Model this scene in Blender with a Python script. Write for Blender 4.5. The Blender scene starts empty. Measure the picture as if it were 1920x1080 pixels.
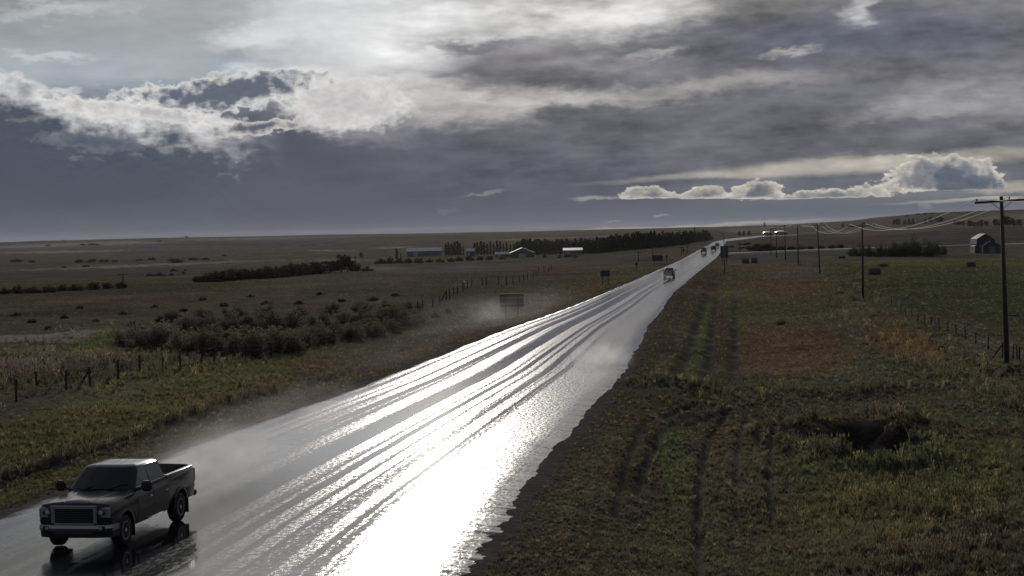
import bpy, bmesh, math, random
import numpy as np
from mathutils import Vector, Matrix
rnd = random.Random(7); rng = np.random.default_rng(11)
SC = bpy.context.scene; COL = SC.collection

# ------------------------------------------------------------------ camera
F = 3350.0                     # focal length in pixels of a 1920 wide picture
HC = 8.0                       # camera height
ROLL = math.radians(1.35)
PITCH = math.atan((540-436)/F)
cam_d = bpy.data.cameras.new('camera'); cam = bpy.data.objects.new('camera', cam_d); COL.objects.link(cam)
cam_d.sensor_width = 36; cam_d.lens = 36*F/1920; cam_d.clip_start = 0.5; cam_d.clip_end = 60000
_f = Vector((0, math.cos(PITCH), -math.sin(PITCH))); _u = Vector((0, math.sin(PITCH), math.cos(PITCH))); _r = Vector((1, 0, 0))
# picture content is turned counter-clockwise by ROLL: the camera itself is turned clockwise
_r2 = _r*math.cos(ROLL) - _u*math.sin(ROLL); _u2 = _u*math.cos(ROLL) + _r*math.sin(ROLL)
M = Matrix((( _r2.x, _u2.x, -_f.x, 0), (_r2.y, _u2.y, -_f.y, 0), (_r2.z, _u2.z, -_f.z, HC), (0, 0, 0, 1)))
cam.matrix_world = M
SC.camera = cam

def ray(px, py):
    px = np.asarray(px, float); py = np.asarray(py, float)
    a = (px-960)/F; b = (540-py)/F
    r2 = np.array(_r2); u2 = np.array(_u2); f = np.array(_f)
    d = f + a[..., None]*r2 + b[..., None]*u2
    return d
def to_px(x, y, z):
    x = np.asarray(x, float); y = np.asarray(y, float); z = np.asarray(z, float)-HC
    r2 = np.array(_r2); u2 = np.array(_u2); f = np.array(_f)
    dz = x*f[0]+y*f[1]+z*f[2]; dz = np.where(dz < 1, 1, dz)
    return 960+F*(x*r2[0]+y*r2[1]+z*r2[2])/dz, 540-F*(x*u2[0]+y*u2[1]+z*u2[2])/dz
def azel(px, py):
    d = ray(px, py)
    return math.degrees(math.atan2(d[0], d[1])), math.degrees(math.atan2(d[2], math.hypot(d[0], d[1])))

# ------------------------------------------------------------------ sun, exposure
SUN_AZ = math.radians(-2.3); SUN_EL = math.radians(14.0)
sd = bpy.data.lights.new('sun', 'SUN'); sd.energy = 2.0; sd.angle = math.radians(0.6); sd.color = (1.0, .93, .84)
so = bpy.data.objects.new('sun', sd); COL.objects.link(so)
sdir = Vector((math.sin(SUN_AZ)*math.cos(SUN_EL), math.cos(SUN_AZ)*math.cos(SUN_EL), math.sin(SUN_EL)))
so.rotation_euler = sdir.to_track_quat('Z', 'Y').to_euler()
SC.view_settings.view_transform = 'Standard'; SC.view_settings.look = 'None'
SC.view_settings.exposure = 0.0; SC.view_settings.gamma = 1.0; SC.view_settings.use_curve_mapping = False
SC.render.engine = 'CYCLES'
SC.cycles.use_denoising = True
SC.cycles.max_bounces = 6; SC.cycles.diffuse_bounces = 2; SC.cycles.glossy_bounces = 3
SC.cycles.transmission_bounces = 3; SC.cycles.volume_bounces = 1; SC.cycles.transparent_max_bounces = 8
SC.cycles.sample_clamp_indirect = 4

# ------------------------------------------------------------------ node expressions
def lin(c):
    c = c/255.0
    return c/12.92 if c <= .04045 else ((c+.055)/1.055)**2.4
def L3(*c): return tuple(lin(v) for v in c)
class X:
    """a float or vector socket with arithmetic"""
    def __init__(s, g, o): s.g = g; s.o = o
    def m(s, op, *a):
        n = s.g.nt.nodes.new('ShaderNodeMath'); n.operation = op
        for i, v in enumerate((s,)+a): s.g.put(v, n.inputs[i])
        return X(s.g, n.outputs[0])
    def __add__(s, o): return s.m('ADD', o)
    def __radd__(s, o): return s.m('ADD', o)
    def __sub__(s, o): return s.m('SUBTRACT', o)
    def __rsub__(s, o): return (s*-1.0).m('ADD', o)
    def __mul__(s, o): return s.m('MULTIPLY', o)
    def __rmul__(s, o): return s.m('MULTIPLY', o)
    def __truediv__(s, o): return s.m('DIVIDE', o)
    def abs(s): return s.m('ABSOLUTE')
    def pow(s, p): return s.m('POWER', p)
    def max(s, p): return s.m('MAXIMUM', p)
    def min(s, p): return s.m('MINIMUM', p)
class G_:
    """small builder for node trees"""
    def __init__(s, nt): s.nt = nt
    def put(s, v, i):
        if isinstance(v, X): s.nt.links.new(v.o, i)
        elif hasattr(v, 'is_output'): s.nt.links.new(v, i)
        else:
            try: i.default_value = v
            except Exception: i.default_value = (*v, 1.0) if len(v) == 3 else v
    def n(s, t, ins={}, out=0, **kw):
        n = s.nt.nodes.new(t)
        for k, v in kw.items(): setattr(n, k, v)
        for k, v in ins.items(): s.put(v, n.inputs[k])
        return X(s, n.outputs[out])
    def smooth(s, a, b, x): return s.n('ShaderNodeMapRange', {0: x, 1: a, 2: b, 3: 0.0, 4: 1.0}, interpolation_type='SMOOTHSTEP')
    def lerp(s, a, b, t):
        return s.n('ShaderNodeMix', {'Factor': t, 2: a, 3: b}, out=0, data_type='FLOAT')
    def mixc(s, a, b, t, blend='MIX'):
        n = s.nt.nodes.new('ShaderNodeMix'); n.data_type = 'RGBA'; n.blend_type = blend
        s.put(t, n.inputs[0]); s.put(a, n.inputs[6]); s.put(b, n.inputs[7])
        return X(s, n.outputs[2])
    def comb(s, x, y, z=0.0): return s.n('ShaderNodeCombineXYZ', {0: x, 1: y, 2: z})
    def noise(s, v, scale, detail=4.0, rough=.5, out=0, dist=0.0, kind='FBM'):
        return s.n('ShaderNodeTexNoise', {'Vector': v, 'Scale': scale, 'Detail': detail, 'Roughness': rough, 'Distortion': dist}, out=out, noise_type=kind)
    def vm(s, op, a, b=None, out=0):
        n = s.nt.nodes.new('ShaderNodeVectorMath'); n.operation = op
        s.put(a, n.inputs[0])
        if b is not None: s.put(b, n.inputs[3] if op == 'SCALE' else n.inputs[1])
        return X(s, n.outputs[out])
    def sep(s, v):
        n = s.nt.nodes.new('ShaderNodeSeparateXYZ'); s.put(v, n.inputs[0])
        return [X(s, n.outputs[i]) for i in range(3)]

# ------------------------------------------------------------------ sky
def build_world():
    w = bpy.data.worlds.new('World'); SC.world = w; w.use_nodes = True
    nt = w.node_tree; nt.nodes.clear(); g = G_(nt)
    sky = nt.nodes.new('ShaderNodeTexSky'); sky.sky_type = 'NISHITA'; sky.sun_disc = False
    sky.sun_elevation = SUN_EL; sky.sun_rotation = SUN_AZ; sky.altitude = 650; sky.air_density = 1.0; sky.dust_density = .3
    bg1 = nt.nodes.new('ShaderNodeBackground'); bg1.inputs[1].default_value = .05
    nt.links.new(sky.outputs[0], bg1.inputs[0])
    tc = g.n('ShaderNodeTexCoord', out=0)
    dx, dy, dz = g.sep(tc)
    az = dx.m('ARCTAN2', dy)*57.2958
    el = dz.m('ARCSINE')*57.2958
    P = g.comb(az, el)
    # billowing: push the coordinates about with layered noise, flatter than wide
    Ps = g.comb(az, el*2.6)
    w1 = g.noise(Ps, .55, 7.0, .58, out=1)
    w2 = g.noise(g.comb(az+31.7, el*2.2), 1.7, 6.0, .6, out=1)
    wv = g.vm('SUBTRACT', w1, (.5, .5, .5)); wv2 = g.vm('SUBTRACT', w2, (.5, .5, .5))
    Pw = g.vm('ADD', P, g.vm('MULTIPLY', wv, (3.0, 1.25, 0)))
    Pw = g.vm('ADD', Pw, g.vm('MULTIPLY', wv2, (.9, .55, 0)))
    Pf = g.vm('ADD', P, g.vm('MULTIPLY', wv2, (.55, .42, 0)))       # fine: for crisp heaped clouds
    Pl = g.vm('ADD', P, g.vm('MULTIPLY', wv, (.8, .35, 0)))         # light
    fld = {'w': Pw, 'f': Pf, 'l': Pl}
    def stroke(x, y, rx, ry, ang, soft, k):
        u, v = azel(x, y)
        mp = nt.nodes.new('ShaderNodeMapping'); mp.vector_type = 'TEXTURE'
        nt.links.new(fld[k].o, mp.inputs[0])
        mp.inputs[1].default_value = (u, v, 0); mp.inputs[2].default_value = (0, 0, math.radians(ang))
        mp.inputs[3].default_value = (rx/58.5, ry/58.5, 1)
        ln = g.vm('LENGTH', mp.outputs[0], out=1)
        return g.smooth(1.0, 1.0-soft, ln) if soft < 1 else g.smooth(1.0, 1.0-soft, ln)
    col = g.mixc(L3(104, 105, 112), L3(96, 99, 108), g.smooth(0, 8, el))
    for s in SKY:
        x, y, rx, ry, ang, soft, amt, k, c = s
        cc = L3(*c) if isinstance(c, tuple) else (c, c*.975, c*.94)
        col = g.mixc(col, cc, stroke(x, y, rx, ry, ang, soft, k)*amt)
    # streaky mid detail
    n1 = g.noise(g.comb(az*.30-el*.12, el*1.15), 1.0, 8.0, .54)
    n2 = g.noise(g.comb(az*.9+el*.25, el*2.6+9.0), 1.2, 6.0, .55)
    top = g.smooth(.2, 2.2, el)
    amp = g.smooth(-7.0, 2.0, az)*.72+.28
    det = (n1-.5)*1.75*top*amp + (n2-.5)*.85*top*amp + 1.0
    col = g.vm('SCALE', col, det.max(.45).min(1.9))
    # heaped clouds: bright rim towards the sun, grey body; the field is in photo pixels (58.5 to a degree)
    bil = g.noise(g.comb(az*.9, el*1.8), 1.2, 6.0, .5)
    bil2 = g.noise(g.comb(az+3.0, el*1.3+7.0), 2.8, 6.0, .52)
    bil3 = g.noise(g.comb(az+3.0, (el+.09)*1.3+7.0), 2.8, 4.0, .52)
    relief = (bil2-bil3)*g.smooth(.5, -.2, (bil3-.5).abs())*1.2
    storm = g.mixc(L3(77, 84, 97), L3(97, 97, 106), g.smooth(-13.0, -1.0, az))
    storm = g.mixc(storm, L3(100, 103, 113), g.smooth(1.6, .1, el)*.5)
    storm = g.vm('SCALE', storm, 1.0+(n1-.5)*.22+(bil-.5)*.12)
    def mass(ells, namp, n, rim, body, w_rim, w_body, edge, flat=None, fade=None):
        nonlocal col
        f = None
        for (x, y, rx, ry, ang) in ells:
            u, v = azel(x, y)
            mp = nt.nodes.new('ShaderNodeMapping'); mp.vector_type = 'TEXTURE'
            nt.links.new(Pf.o, mp.inputs[0])
            mp.inputs[1].default_value = (u, v, 0); mp.inputs[2].default_value = (0, 0, math.radians(ang))
            mp.inputs[3].default_value = (rx/58.5, ry/58.5, 1)
            q = (1.0-g.vm('LENGTH', mp.outputs[0], out=1))*float(ry)
            f = q if f is None else f.max(q)
        f = f + (n-.5)*namp
        if flat is not None:
            u, v = azel(ells[0][0], flat)
            f = f.min((el-v)*58.5*3.0+(bil2-.5)*16.0)
        if body is None: body = storm
        r = f + (bil2-.5)*w_body*.9 + (bil-.5)*w_body*.8
        c = g.mixc(rim, body, g.smooth(w_rim*.3, w_body, r))
        c = g.vm('SCALE', c, 1.0+relief*g.smooth(w_body*2.5, 0.0, r)*(2.4 if flat else 1.0))
        a_ = g.smooth(0.0, edge, f)
        if fade: a_ = a_*g.smooth(azel(fade[1], 200)[0], azel(fade[0], 200)[0], az)
        col = g.mixc(col, c, a_)
        return f
    for m_ in MASS:
        fq = mass(m_[0], m_[1], bil2 if m_[2] else bil, L3(*m_[3]), m_[4] and L3(*m_[4]), *m_[5:])
        if m_ is MASS[0]: fm = fq
    bg2 = nt.nodes.new('ShaderNodeBackground'); nt.links.new(col.o, bg2.inputs[0])
    # clear sky: upper left of the view and gaps higher up
    clear = stroke(170, 75, 330, 110, 2, .45, 'w').max(stroke(430, 75, 150, 40, 0, .6, 'w'))
    clear = clear*(1.0-g.smooth(2.0, 14.0, fm))*.16
    high = g.smooth(.42, .62, g.noise(g.comb(az*.05, el*.08), 1.0, 5.0, .55))*g.smooth(14, 30, el)*.7
    wisp = g.smooth(.47, .68, g.noise(g.comb(az*.35, el*.9), 1.0, 7.0, .6))*.75
    cl = clear*(1.0-wisp)
    fac = 1.0-cl.max(high)
    mix = nt.nodes.new('ShaderNodeMixShader')
    g.put(fac, mix.inputs[0]); nt.links.new(bg1.outputs[0], mix.inputs[1]); nt.links.new(bg2.outputs[0], mix.inputs[2])
    out = nt.nodes.new('ShaderNodeOutputWorld'); nt.links.new(mix.outputs[0], out.inputs[0])
    w.cycles.sampling_method = 'MANUAL'; w.cycles.sample_map_resolution = 1024
# x, y, rx, ry, angle, softness, amount, warp, colour  (photo pixels -> azimuth / elevation)
SKY = [
 (250, 60, 640, 190, 0, .6, .95, 'l', (180, 196, 212)),
 # rest of the dome above the view
 (800, -900, 6000, 1150, 0, .35, .9, 'l', .22),
 (760, -520, 1500, 640, 0, .95, .95, 'l', 1.15),
 (800, -420, 420, 260, 0, .9, .9, 'l', 1.8),
 (470, 70, 120, 34, 8, .9, .8, 'w', (214, 217, 221)), (480, 140, 110, 30, 6, .9, .75, 'w', (210, 213, 217)), (110, 22, 190, 22, 4, .9, .6, 'w', (206, 210, 215)), (90, 108, 120, 14, -4, .9, .6, 'w', (208, 211, 215)),
 # storm mass, left to middle
 (150, 330, 900, 190, -1, .55, .95, 'w', (80, 85, 97)),
 (60, 380, 620, 110, 0, .7, .9, 'w', (70, 79, 96)),
 (820, 350, 700, 130, -3, .6, .9, 'w', (88, 90, 101)),
 (560, 300, 300, 60, 0, .8, .6, 'w', (84, 88, 100)),
 (1150, 250, 600, 60, 3, .8, .85, 'w', (98, 99, 107)),
 # right hand deck
 (1500, 110, 620, 110, 3, .6, .9, 'w', (112, 112, 119)),
 (1350, 70, 260, 60, 0, .7, .7, 'w', (108, 109, 118)),
 (1650, 60, 330, 70, 3, .7, .7, 'w', (98, 101, 112)),
 (1500, 240, 600, 70, 4, .8, .8, 'w', (104, 105, 112)),
 (1820, 170, 260, 40, 5, .8, .6, 'w', (150, 149, 152)),
 (1260, 170, 420, 26, 4, .9, .7, 'w', (168, 164, 162)),
 (1120, 120, 240, 30, 0, .9, .5, 'w', (150, 148, 150)),
 (1700, 205, 240, 22, 7, .9, .6, 'w', (152, 150, 150)),
 # bright heap around the sun
 (690, 40, 330, 110, 0, .8, .95, 'w', (222, 223, 225)),
 (640, 165, 230, 80, -8, .7, .95, 'w', (212, 210, 209)), (560, 150, 60, 26, 20, .7, .8, 'f', (226, 225, 224)), (640, 240, 200, 36, -8, .9, .6, 'w', (150, 148, 151)),
 (830, 190, 260, 60, -4, .85, .9, 'w', (196, 192, 190)),
 (1010, 190, 240, 30, 2, .9, .8, 'w', (188, 184, 181)),
 (760, 95, 170, 60, 0, .8, .9, 'l', (236, 236, 236)),
 (1130, 30, 240, 60, 0, .8, .85, 'w', (214, 212, 211)),
 (1020, 15, 220, 30, 0, .9, .8, 'l', (232, 230, 229)),
 (960, 100, 170, 34, 0, .9, .8, 'w', (128, 125, 130)),
 (1620, 15, 60, 34, 30, .9, .7, 'w', (196, 195, 196)),
 (900, 40, 420, 70, 0, .9, .6, 'l', (226, 225, 224)), (1180, 20, 260, 44, 0, .9, .6, 'w', (214, 212, 210)), (890, 88, 150, 20, 2, .8, .8, 'w', (112, 112, 120)),
 (1640, 78, 330, 48, 2, .8, .75, 'w', (94, 98, 111)), (1900, 190, 160, 60, 8, .9, .6, 'w', (160, 159, 160)), (1480, 100, 70, 12, 6, .9, .7, 'w', (188, 184, 180)), (1230, 100, 70, 14, 6, .9, .7, 'w', (180, 177, 174)),
 # creamy gap and low heaps on the right
 (1660, 304, 430, 22, 2, .7, .95, 'l', (182, 177, 167)),
 (1450, 322, 430, 10, 2, .8, .8, 'l', (172, 168, 160)),
 (1800, 268, 250, 16, 4, .6, .9, 'f', (100, 102, 108)),
 (1640, 288, 200, 6, 0, .7, .8, 'f', (110, 110, 113)),
 (1500, 345, 480, 16, 1, .7, .85, 'l', (104, 108, 116)),
 (1800, 350, 240, 26, 2, .7, .7, 'f', (120, 122, 128)),
 (1120, 372, 60, 6, 0, .7, .7, 'f', (160, 157, 154)),
 (1850, 372, 240, 5, 1, .6, .9, 'l', (184, 178, 168)),
 (1890, 352, 80, 14, 2, .6, .8, 'f', (172, 168, 160)),
 # under the heaps
 (1500, 398, 560, 24, 1, .7, .9, 'l', (90, 98, 110)),
 (1000, 405, 400, 26, 1, .9, .6, 'l', (93, 98, 108)),
 (1735, 386, 16, 7, 0, .6, .5, 'f', (136, 140, 146)),
 (1240, 404, 22, 4, 0, .6, .6, 'f', (150, 148, 148)),
 (1150, 413, 18, 3, 0, .7, .5, 'f', (140, 140, 142)),
 (840, 395, 30, 5, 0, .7, .3, 'f', (120, 122, 128)),
 (910, 362, 60, 4, 8, .7, .6, 'f', (140, 142, 144)),
 (1300, 424, 330, 5, 1.2, .7, .85, 'l', (150, 146, 145)),
 (500, 441, 800, 5, 1.2, .9, .35, 'l', (104, 108, 118)),
]
MASS = [
 # ellipses (x, y, rx, ry, angle), noise px, fine, rim, body, rim width, body depth, edge, flat base
 ([(-40, 400, 330, 262, -8), (200, 420, 560, 215, 0), (900, 480, 900, 240, 0)], 85, False, (214, 214, 215), None, 6, 80, 16, None, (390, 540)),
 ([(655, 196, 150, 64, 4), (590, 178, 66, 56, 0)], 46, True, (222, 221, 220), (196, 194, 194), 8, 56, 30, None, (740, 860)),
 ([(430, 172, 200, 40, 8), (330, 180, 120, 26, 0)], 40, True, (218, 217, 216), (100, 105, 119), 7, 26, 9, None),
 ([(300, 212, 190, 20, -9), (170, 205, 90, 20, -18)], 34, True, (220, 218, 216), (168, 168, 172), 8, 34, 10, None),
 ([(480, 240, 100, 15, 6)], 22, True, (200, 196, 192), (96, 99, 112), 5, 14, 4, None),
 ([(170, 266, 120, 20, -5)], 26, True, (124, 127, 137), (88, 94, 108), 5, 16, 12, None),
 ([(1770, 342, 112, 50, 0), (1740, 330, 60, 40, 0), (1690, 352, 60, 20, 0)], 34, True, (196, 191, 183), (122, 125, 131), 5, 26, 4, 358),
 ([(1812, 346, 78, 26, 0), (1780, 335, 40, 30, 0)], 26, True, (122, 126, 134), (92, 100, 113), 5, 14, 10, 358),
 ([(1560, 366, 160, 13, 3)], 20, True, (190, 185, 176), (112, 117, 124), 4, 14, 4, 372),
 ([(1420, 364, 52, 26, 0)], 22, True, (190, 186, 178), (104, 108, 116), 5, 20, 2.5, 373),
 ([(1325, 368, 50, 19, 0)], 20, True, (188, 183, 175), (110, 113, 119), 5, 18, 2.5, 373),
 ([(1215, 366, 58, 19, 0)], 20, True, (184, 180, 172), (112, 114, 120), 5, 18, 2.5, 373),
]
build_world()

# ------------------------------------------------------------------ numeric noise
_perm = np.random.default_rng(5).permutation(4096).astype(np.int64)
def _h(ix, iy): return _perm[(_perm[ix & 4095]+iy) & 4095]/4095.0
def vnoise(x, y):
    x = np.asarray(x, float); y = np.asarray(y, float)
    ix = np.floor(x).astype(np.int64); iy = np.floor(y).astype(np.int64); fx = x-ix; fy = y-iy
    fx = fx*fx*(3-2*fx); fy = fy*fy*(3-2*fy)
    a = _h(ix, iy)*(1-fx)+_h(ix+1, iy)*fx; b = _h(ix, iy+1)*(1-fx)+_h(ix+1, iy+1)*fx
    return a*(1-fy)+b*fy
def fbm(x, y, s, oct=4, g=.5):
    v = 0; a = 1; t = 0
    for i in range(oct):
        v = v+a*vnoise(np.asarray(x)/s+17.3*i, np.asarray(y)/s-9.1*i); t += a; a *= g; s = s/2.03
    return v/t
def sst(a, b, x):
    t = np.clip((np.asarray(x, float)-a)/(b-a), 0, 1); return t*t*(3-2*t)

# ------------------------------------------------------------------ terrain heights
HZ = np.array([[-900, 2], [0, 4], [70, 5], [160, 4.5], [300, 5], [480, 3.5], [600, 3.5], [700, 2.5], [960, .6], [1100, 1], [1340, 1], [1480, 2],
               [1560, 5], [1600, 7], [1640, 10], [1702, 14], [1740, 17], [1815, 19], [1915, 19.5], [2100, 18], [3000, 6]])
def far_px(x, y):
    return 960+F*np.tan(np.arctan2(x, np.maximum(y, 1e-3)))
def smooth_h(x, y):
    """large shapes of the land"""
    x = np.asarray(x, float); y = np.asarray(y, float)
    r = np.hypot(x, y); fp = np.where(y > 0, far_px(x, y), 5000.0*np.sign(x))
    z = -1.1*sst(60, 230, y)
    left = 1-sst(980, 1240, fp)
    z = z - 8.5*sst(260, 1150, r)*left
    far = np.interp(fp, HZ[:, 0], HZ[:, 1])
    rt = sst(1420, 1800, fp)
    r0 = 1300-500*rt; r1 = 5200-2700*rt
    top = r*far/F + HC
    hill = sst(r0, r1, r)
    z = z*(1-hill)+top*hill
    end = sst(r1*1.25, r1*2.0, r)
    z = z - end*(z+30)*.9
    z = z + (fbm(x, y, 420, 3)-.5)*5*sst(900, 2500, r)*(1-end)
    return z
ROADL = np.array([[-420, 1117], [0, 965], [285, 862], [690, 718], [945, 618], [1022, 592], [1107, 560], [1185, 527], [1240, 503], [1277, 487], [1308, 470], [1338, 453.5], [1360, 448.2], [1433, 440.6], [1500, 437.2]])
ROADR = np.array([[620, 1450], [880, 1080], [960, 958], [1030, 868], [1108, 772], [1180, 690], [1197, 650], [1216, 612], [1243, 577], [1262, 548], [1302, 515], [1343, 483], [1355, 466], [1361, 452.6], [1433, 443.4], [1500, 440]])
def hit(px, py, hf=smooth_h):
    """where the line of sight through a photo pixel meets the land"""
    px = np.atleast_1d(np.asarray(px, float)); py = np.atleast_1d(np.asarray(py, float))
    d = ray(px, py); t = np.full(px.shape, 20.0); done = np.zeros(px.shape, bool); prev = t.copy()
    while True:
        z = HC+d[:, 2]*t; g = hf(d[:, 0]*t, d[:, 1]*t)
        done |= (z <= g) | (t > 14000)
        if done.all(): break
        prev = np.where(done, prev, t); t = np.where(done, t, t*1.01+.05)
    a, b = prev, t
    for i in range(18):
        m = (a+b)/2; below = HC+d[:, 2]*m <= hf(d[:, 0]*m, d[:, 1]*m)
        a = np.where(below, a, m); b = np.where(below, m, b)
    return np.stack([d[:, 0]*b, d[:, 1]*b, HC+d[:, 2]*b], 1)
_rl = hit(ROADL[:, 0], ROADL[:, 1]); _rr = hit(ROADR[:, 0], ROADR[:, 1])
_rl = _rl[np.argsort(_rl[:, 1])]; _rr = _rr[np.argsort(_rr[:, 1])]
def road_x(y):
    """left and right edge of the carriageway at distance y"""
    l = np.interp(y, _rl[:, 1], _rl[:, 0]); r = np.interp(y, _rr[:, 1], _rr[:, 0])
    y0 = _rl[0, 1]; l = np.where(y < y0, _rl[0, 0]+(y-y0)*(_rl[1, 0]-_rl[0, 0])/(_rl[1, 1]-_rl[0, 1]), l)
    y0 = _rr[0, 1]; r = np.where(y < y0, _rr[0, 0]+(y-y0)*(_rr[1, 0]-_rr[0, 0])/(_rr[1, 1]-_rr[0, 1]), r)
    return l, r
ROAD_END = float(min(_rl[-1, 1], _rr[-1, 1]))
# wheel ruts and mown edges on the right hand verge (photo pixels)
RUTS = [([(1365, 741), (1340, 775), (1326, 810), (1314, 862), (1309, 920), (1309, 1000)], .13, .28),
        ([(1283, 781), (1320, 760), (1362, 742), (1420, 735)], .16, .35),
        ([(1473, 745), (1452, 775), (1444, 815), (1442, 870), (1447, 935)], .12, .25),
        ([(1440, 760), (1425, 785), (1420, 810)], .1, .25),
        ([(1318, 736), (1262, 757), (1211, 782), (1188, 830), (1168, 880), (1153, 950)], .1, .3),
        ([(1296, 756), (1250, 790), (1215, 845), (1190, 905)], .09, .3),
        ([(1262, 706), (1285, 660), (1303, 610), (1318, 565), (1334, 530)], .2, .7), ([(1322, 708), (1328, 650), (1335, 600), (1343, 550)], .16, .6),
        ([(1374, 706), (1376, 650), (1377, 590), (1379, 530)], .14, .6), ([(1309, 990), (1311, 1040), (1316, 1110)], .1, .28), ([(1402, 740), (1386, 790), (1380, 850), (1382, 930)], .08, .22)]
RUTS = [(p, d*.6, w*.55) for p, d, w in RUTS]
_ruts = [(hit(*np.array(p).T)[:, :2], d, w) for p, d, w in RUTS]
def seg_dist(x, y, poly):
    best = np.full(np.shape(x), 1e9)
    for a, b in zip(poly[:-1], poly[1:]):
        ab = b-a; t = np.clip(((x-a[0])*ab[0]+(y-a[1])*ab[1])/(ab@ab), 0, 1)
        best = np.minimum(best, np.hypot(x-a[0]-t*ab[0], y-a[1]-t*ab[1]))
    return best
PIT = hit(1600, 800)[0]
MOUND = hit([1190, 1300, 1420, 1560, 1700], [716, 714, 716, 718, 712])[:, :2]
DITCH = hit([-500, 0, 110, 250, 400, 520, 600, 720], [1010, 897, 868, 825, 775, 727, 705, 668])[:, :2]
def pit_r(x, y):
    dx = x-PIT[0]; dy = y-PIT[1]
    return np.hypot(dx/(2.5+.5*np.sin(dy*.5)), dy/6.4)+(vnoise(x*1.1, y*.6)-.5)*.5
def H(x, y):
    x = np.asarray(x, float); y = np.asarray(y, float)
    z = smooth_h(x, y); l, r = road_x(np.clip(y, 20, ROAD_END))
    on = (y > -40) & (y < ROAD_END)
    dl = l-x; dr = x-r                                    # metres outside each edge
    out = np.where(on, np.maximum(dl, dr), 30.0)
    rr = np.hypot(x, y)
    off = sst(.2, 3.0, out)
    near = 1-sst(200, 700, rr)
    z = z - .05 - .22*sst(-.25, -1.2, out) - off*.08
    z = z - off*(sst(1.5, 6, out)*.55*(1-.6*sst(9, 20, out)))*near                     # verges fall away from the road
    z = z + off*near*((fbm(x, y, 9, 4)-.5)*.5 + (fbm(x, y, 2.0, 3)-.5)*.16)
    z = z + off*(1-near)*(fbm(x, y, 60, 3)-.5)*1.2
    s = (rr < 260) & (out > 0)
    if np.any(s):
        xs = x[s] if x.ndim else x; ys = y[s] if x.ndim else y; dz = np.zeros(np.shape(xs))
        for p, d, w in _ruts:
            q = seg_dist(xs, ys, p)+(vnoise(xs*1.5, ys*.7)-.5)*.2
            dz -= d*np.exp(-(q/w)**2)*1.3; dz += d*.5*np.exp(-((q-w*2)/w)**2)
        q = seg_dist(xs, ys, MOUND); dz += .28*np.exp(-(q/2.2)**2)*(.6+.8*vnoise(xs/3, ys/3))
        q = seg_dist(xs, ys, DITCH); dz += .34*np.exp(-((q)/.9)**2)*(.5+vnoise(xs/1.5, ys/1.5))
        pr = pit_r(xs, ys); dz -= .8*(1-sst(.45, 1.05, pr)); dz += .22*np.exp(-((pr-1.2)/.18)**2)
        if x.ndim: z[s] += dz
        else: z = z+dz
    return z
def ground(px, py): return hit(px, py, H)
def at(px, py):
    p = hit(px, py)[0]; return float(p[0]), float(p[1]), float(H(np.array([p[0]]), np.array([p[1]]))[0])

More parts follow.
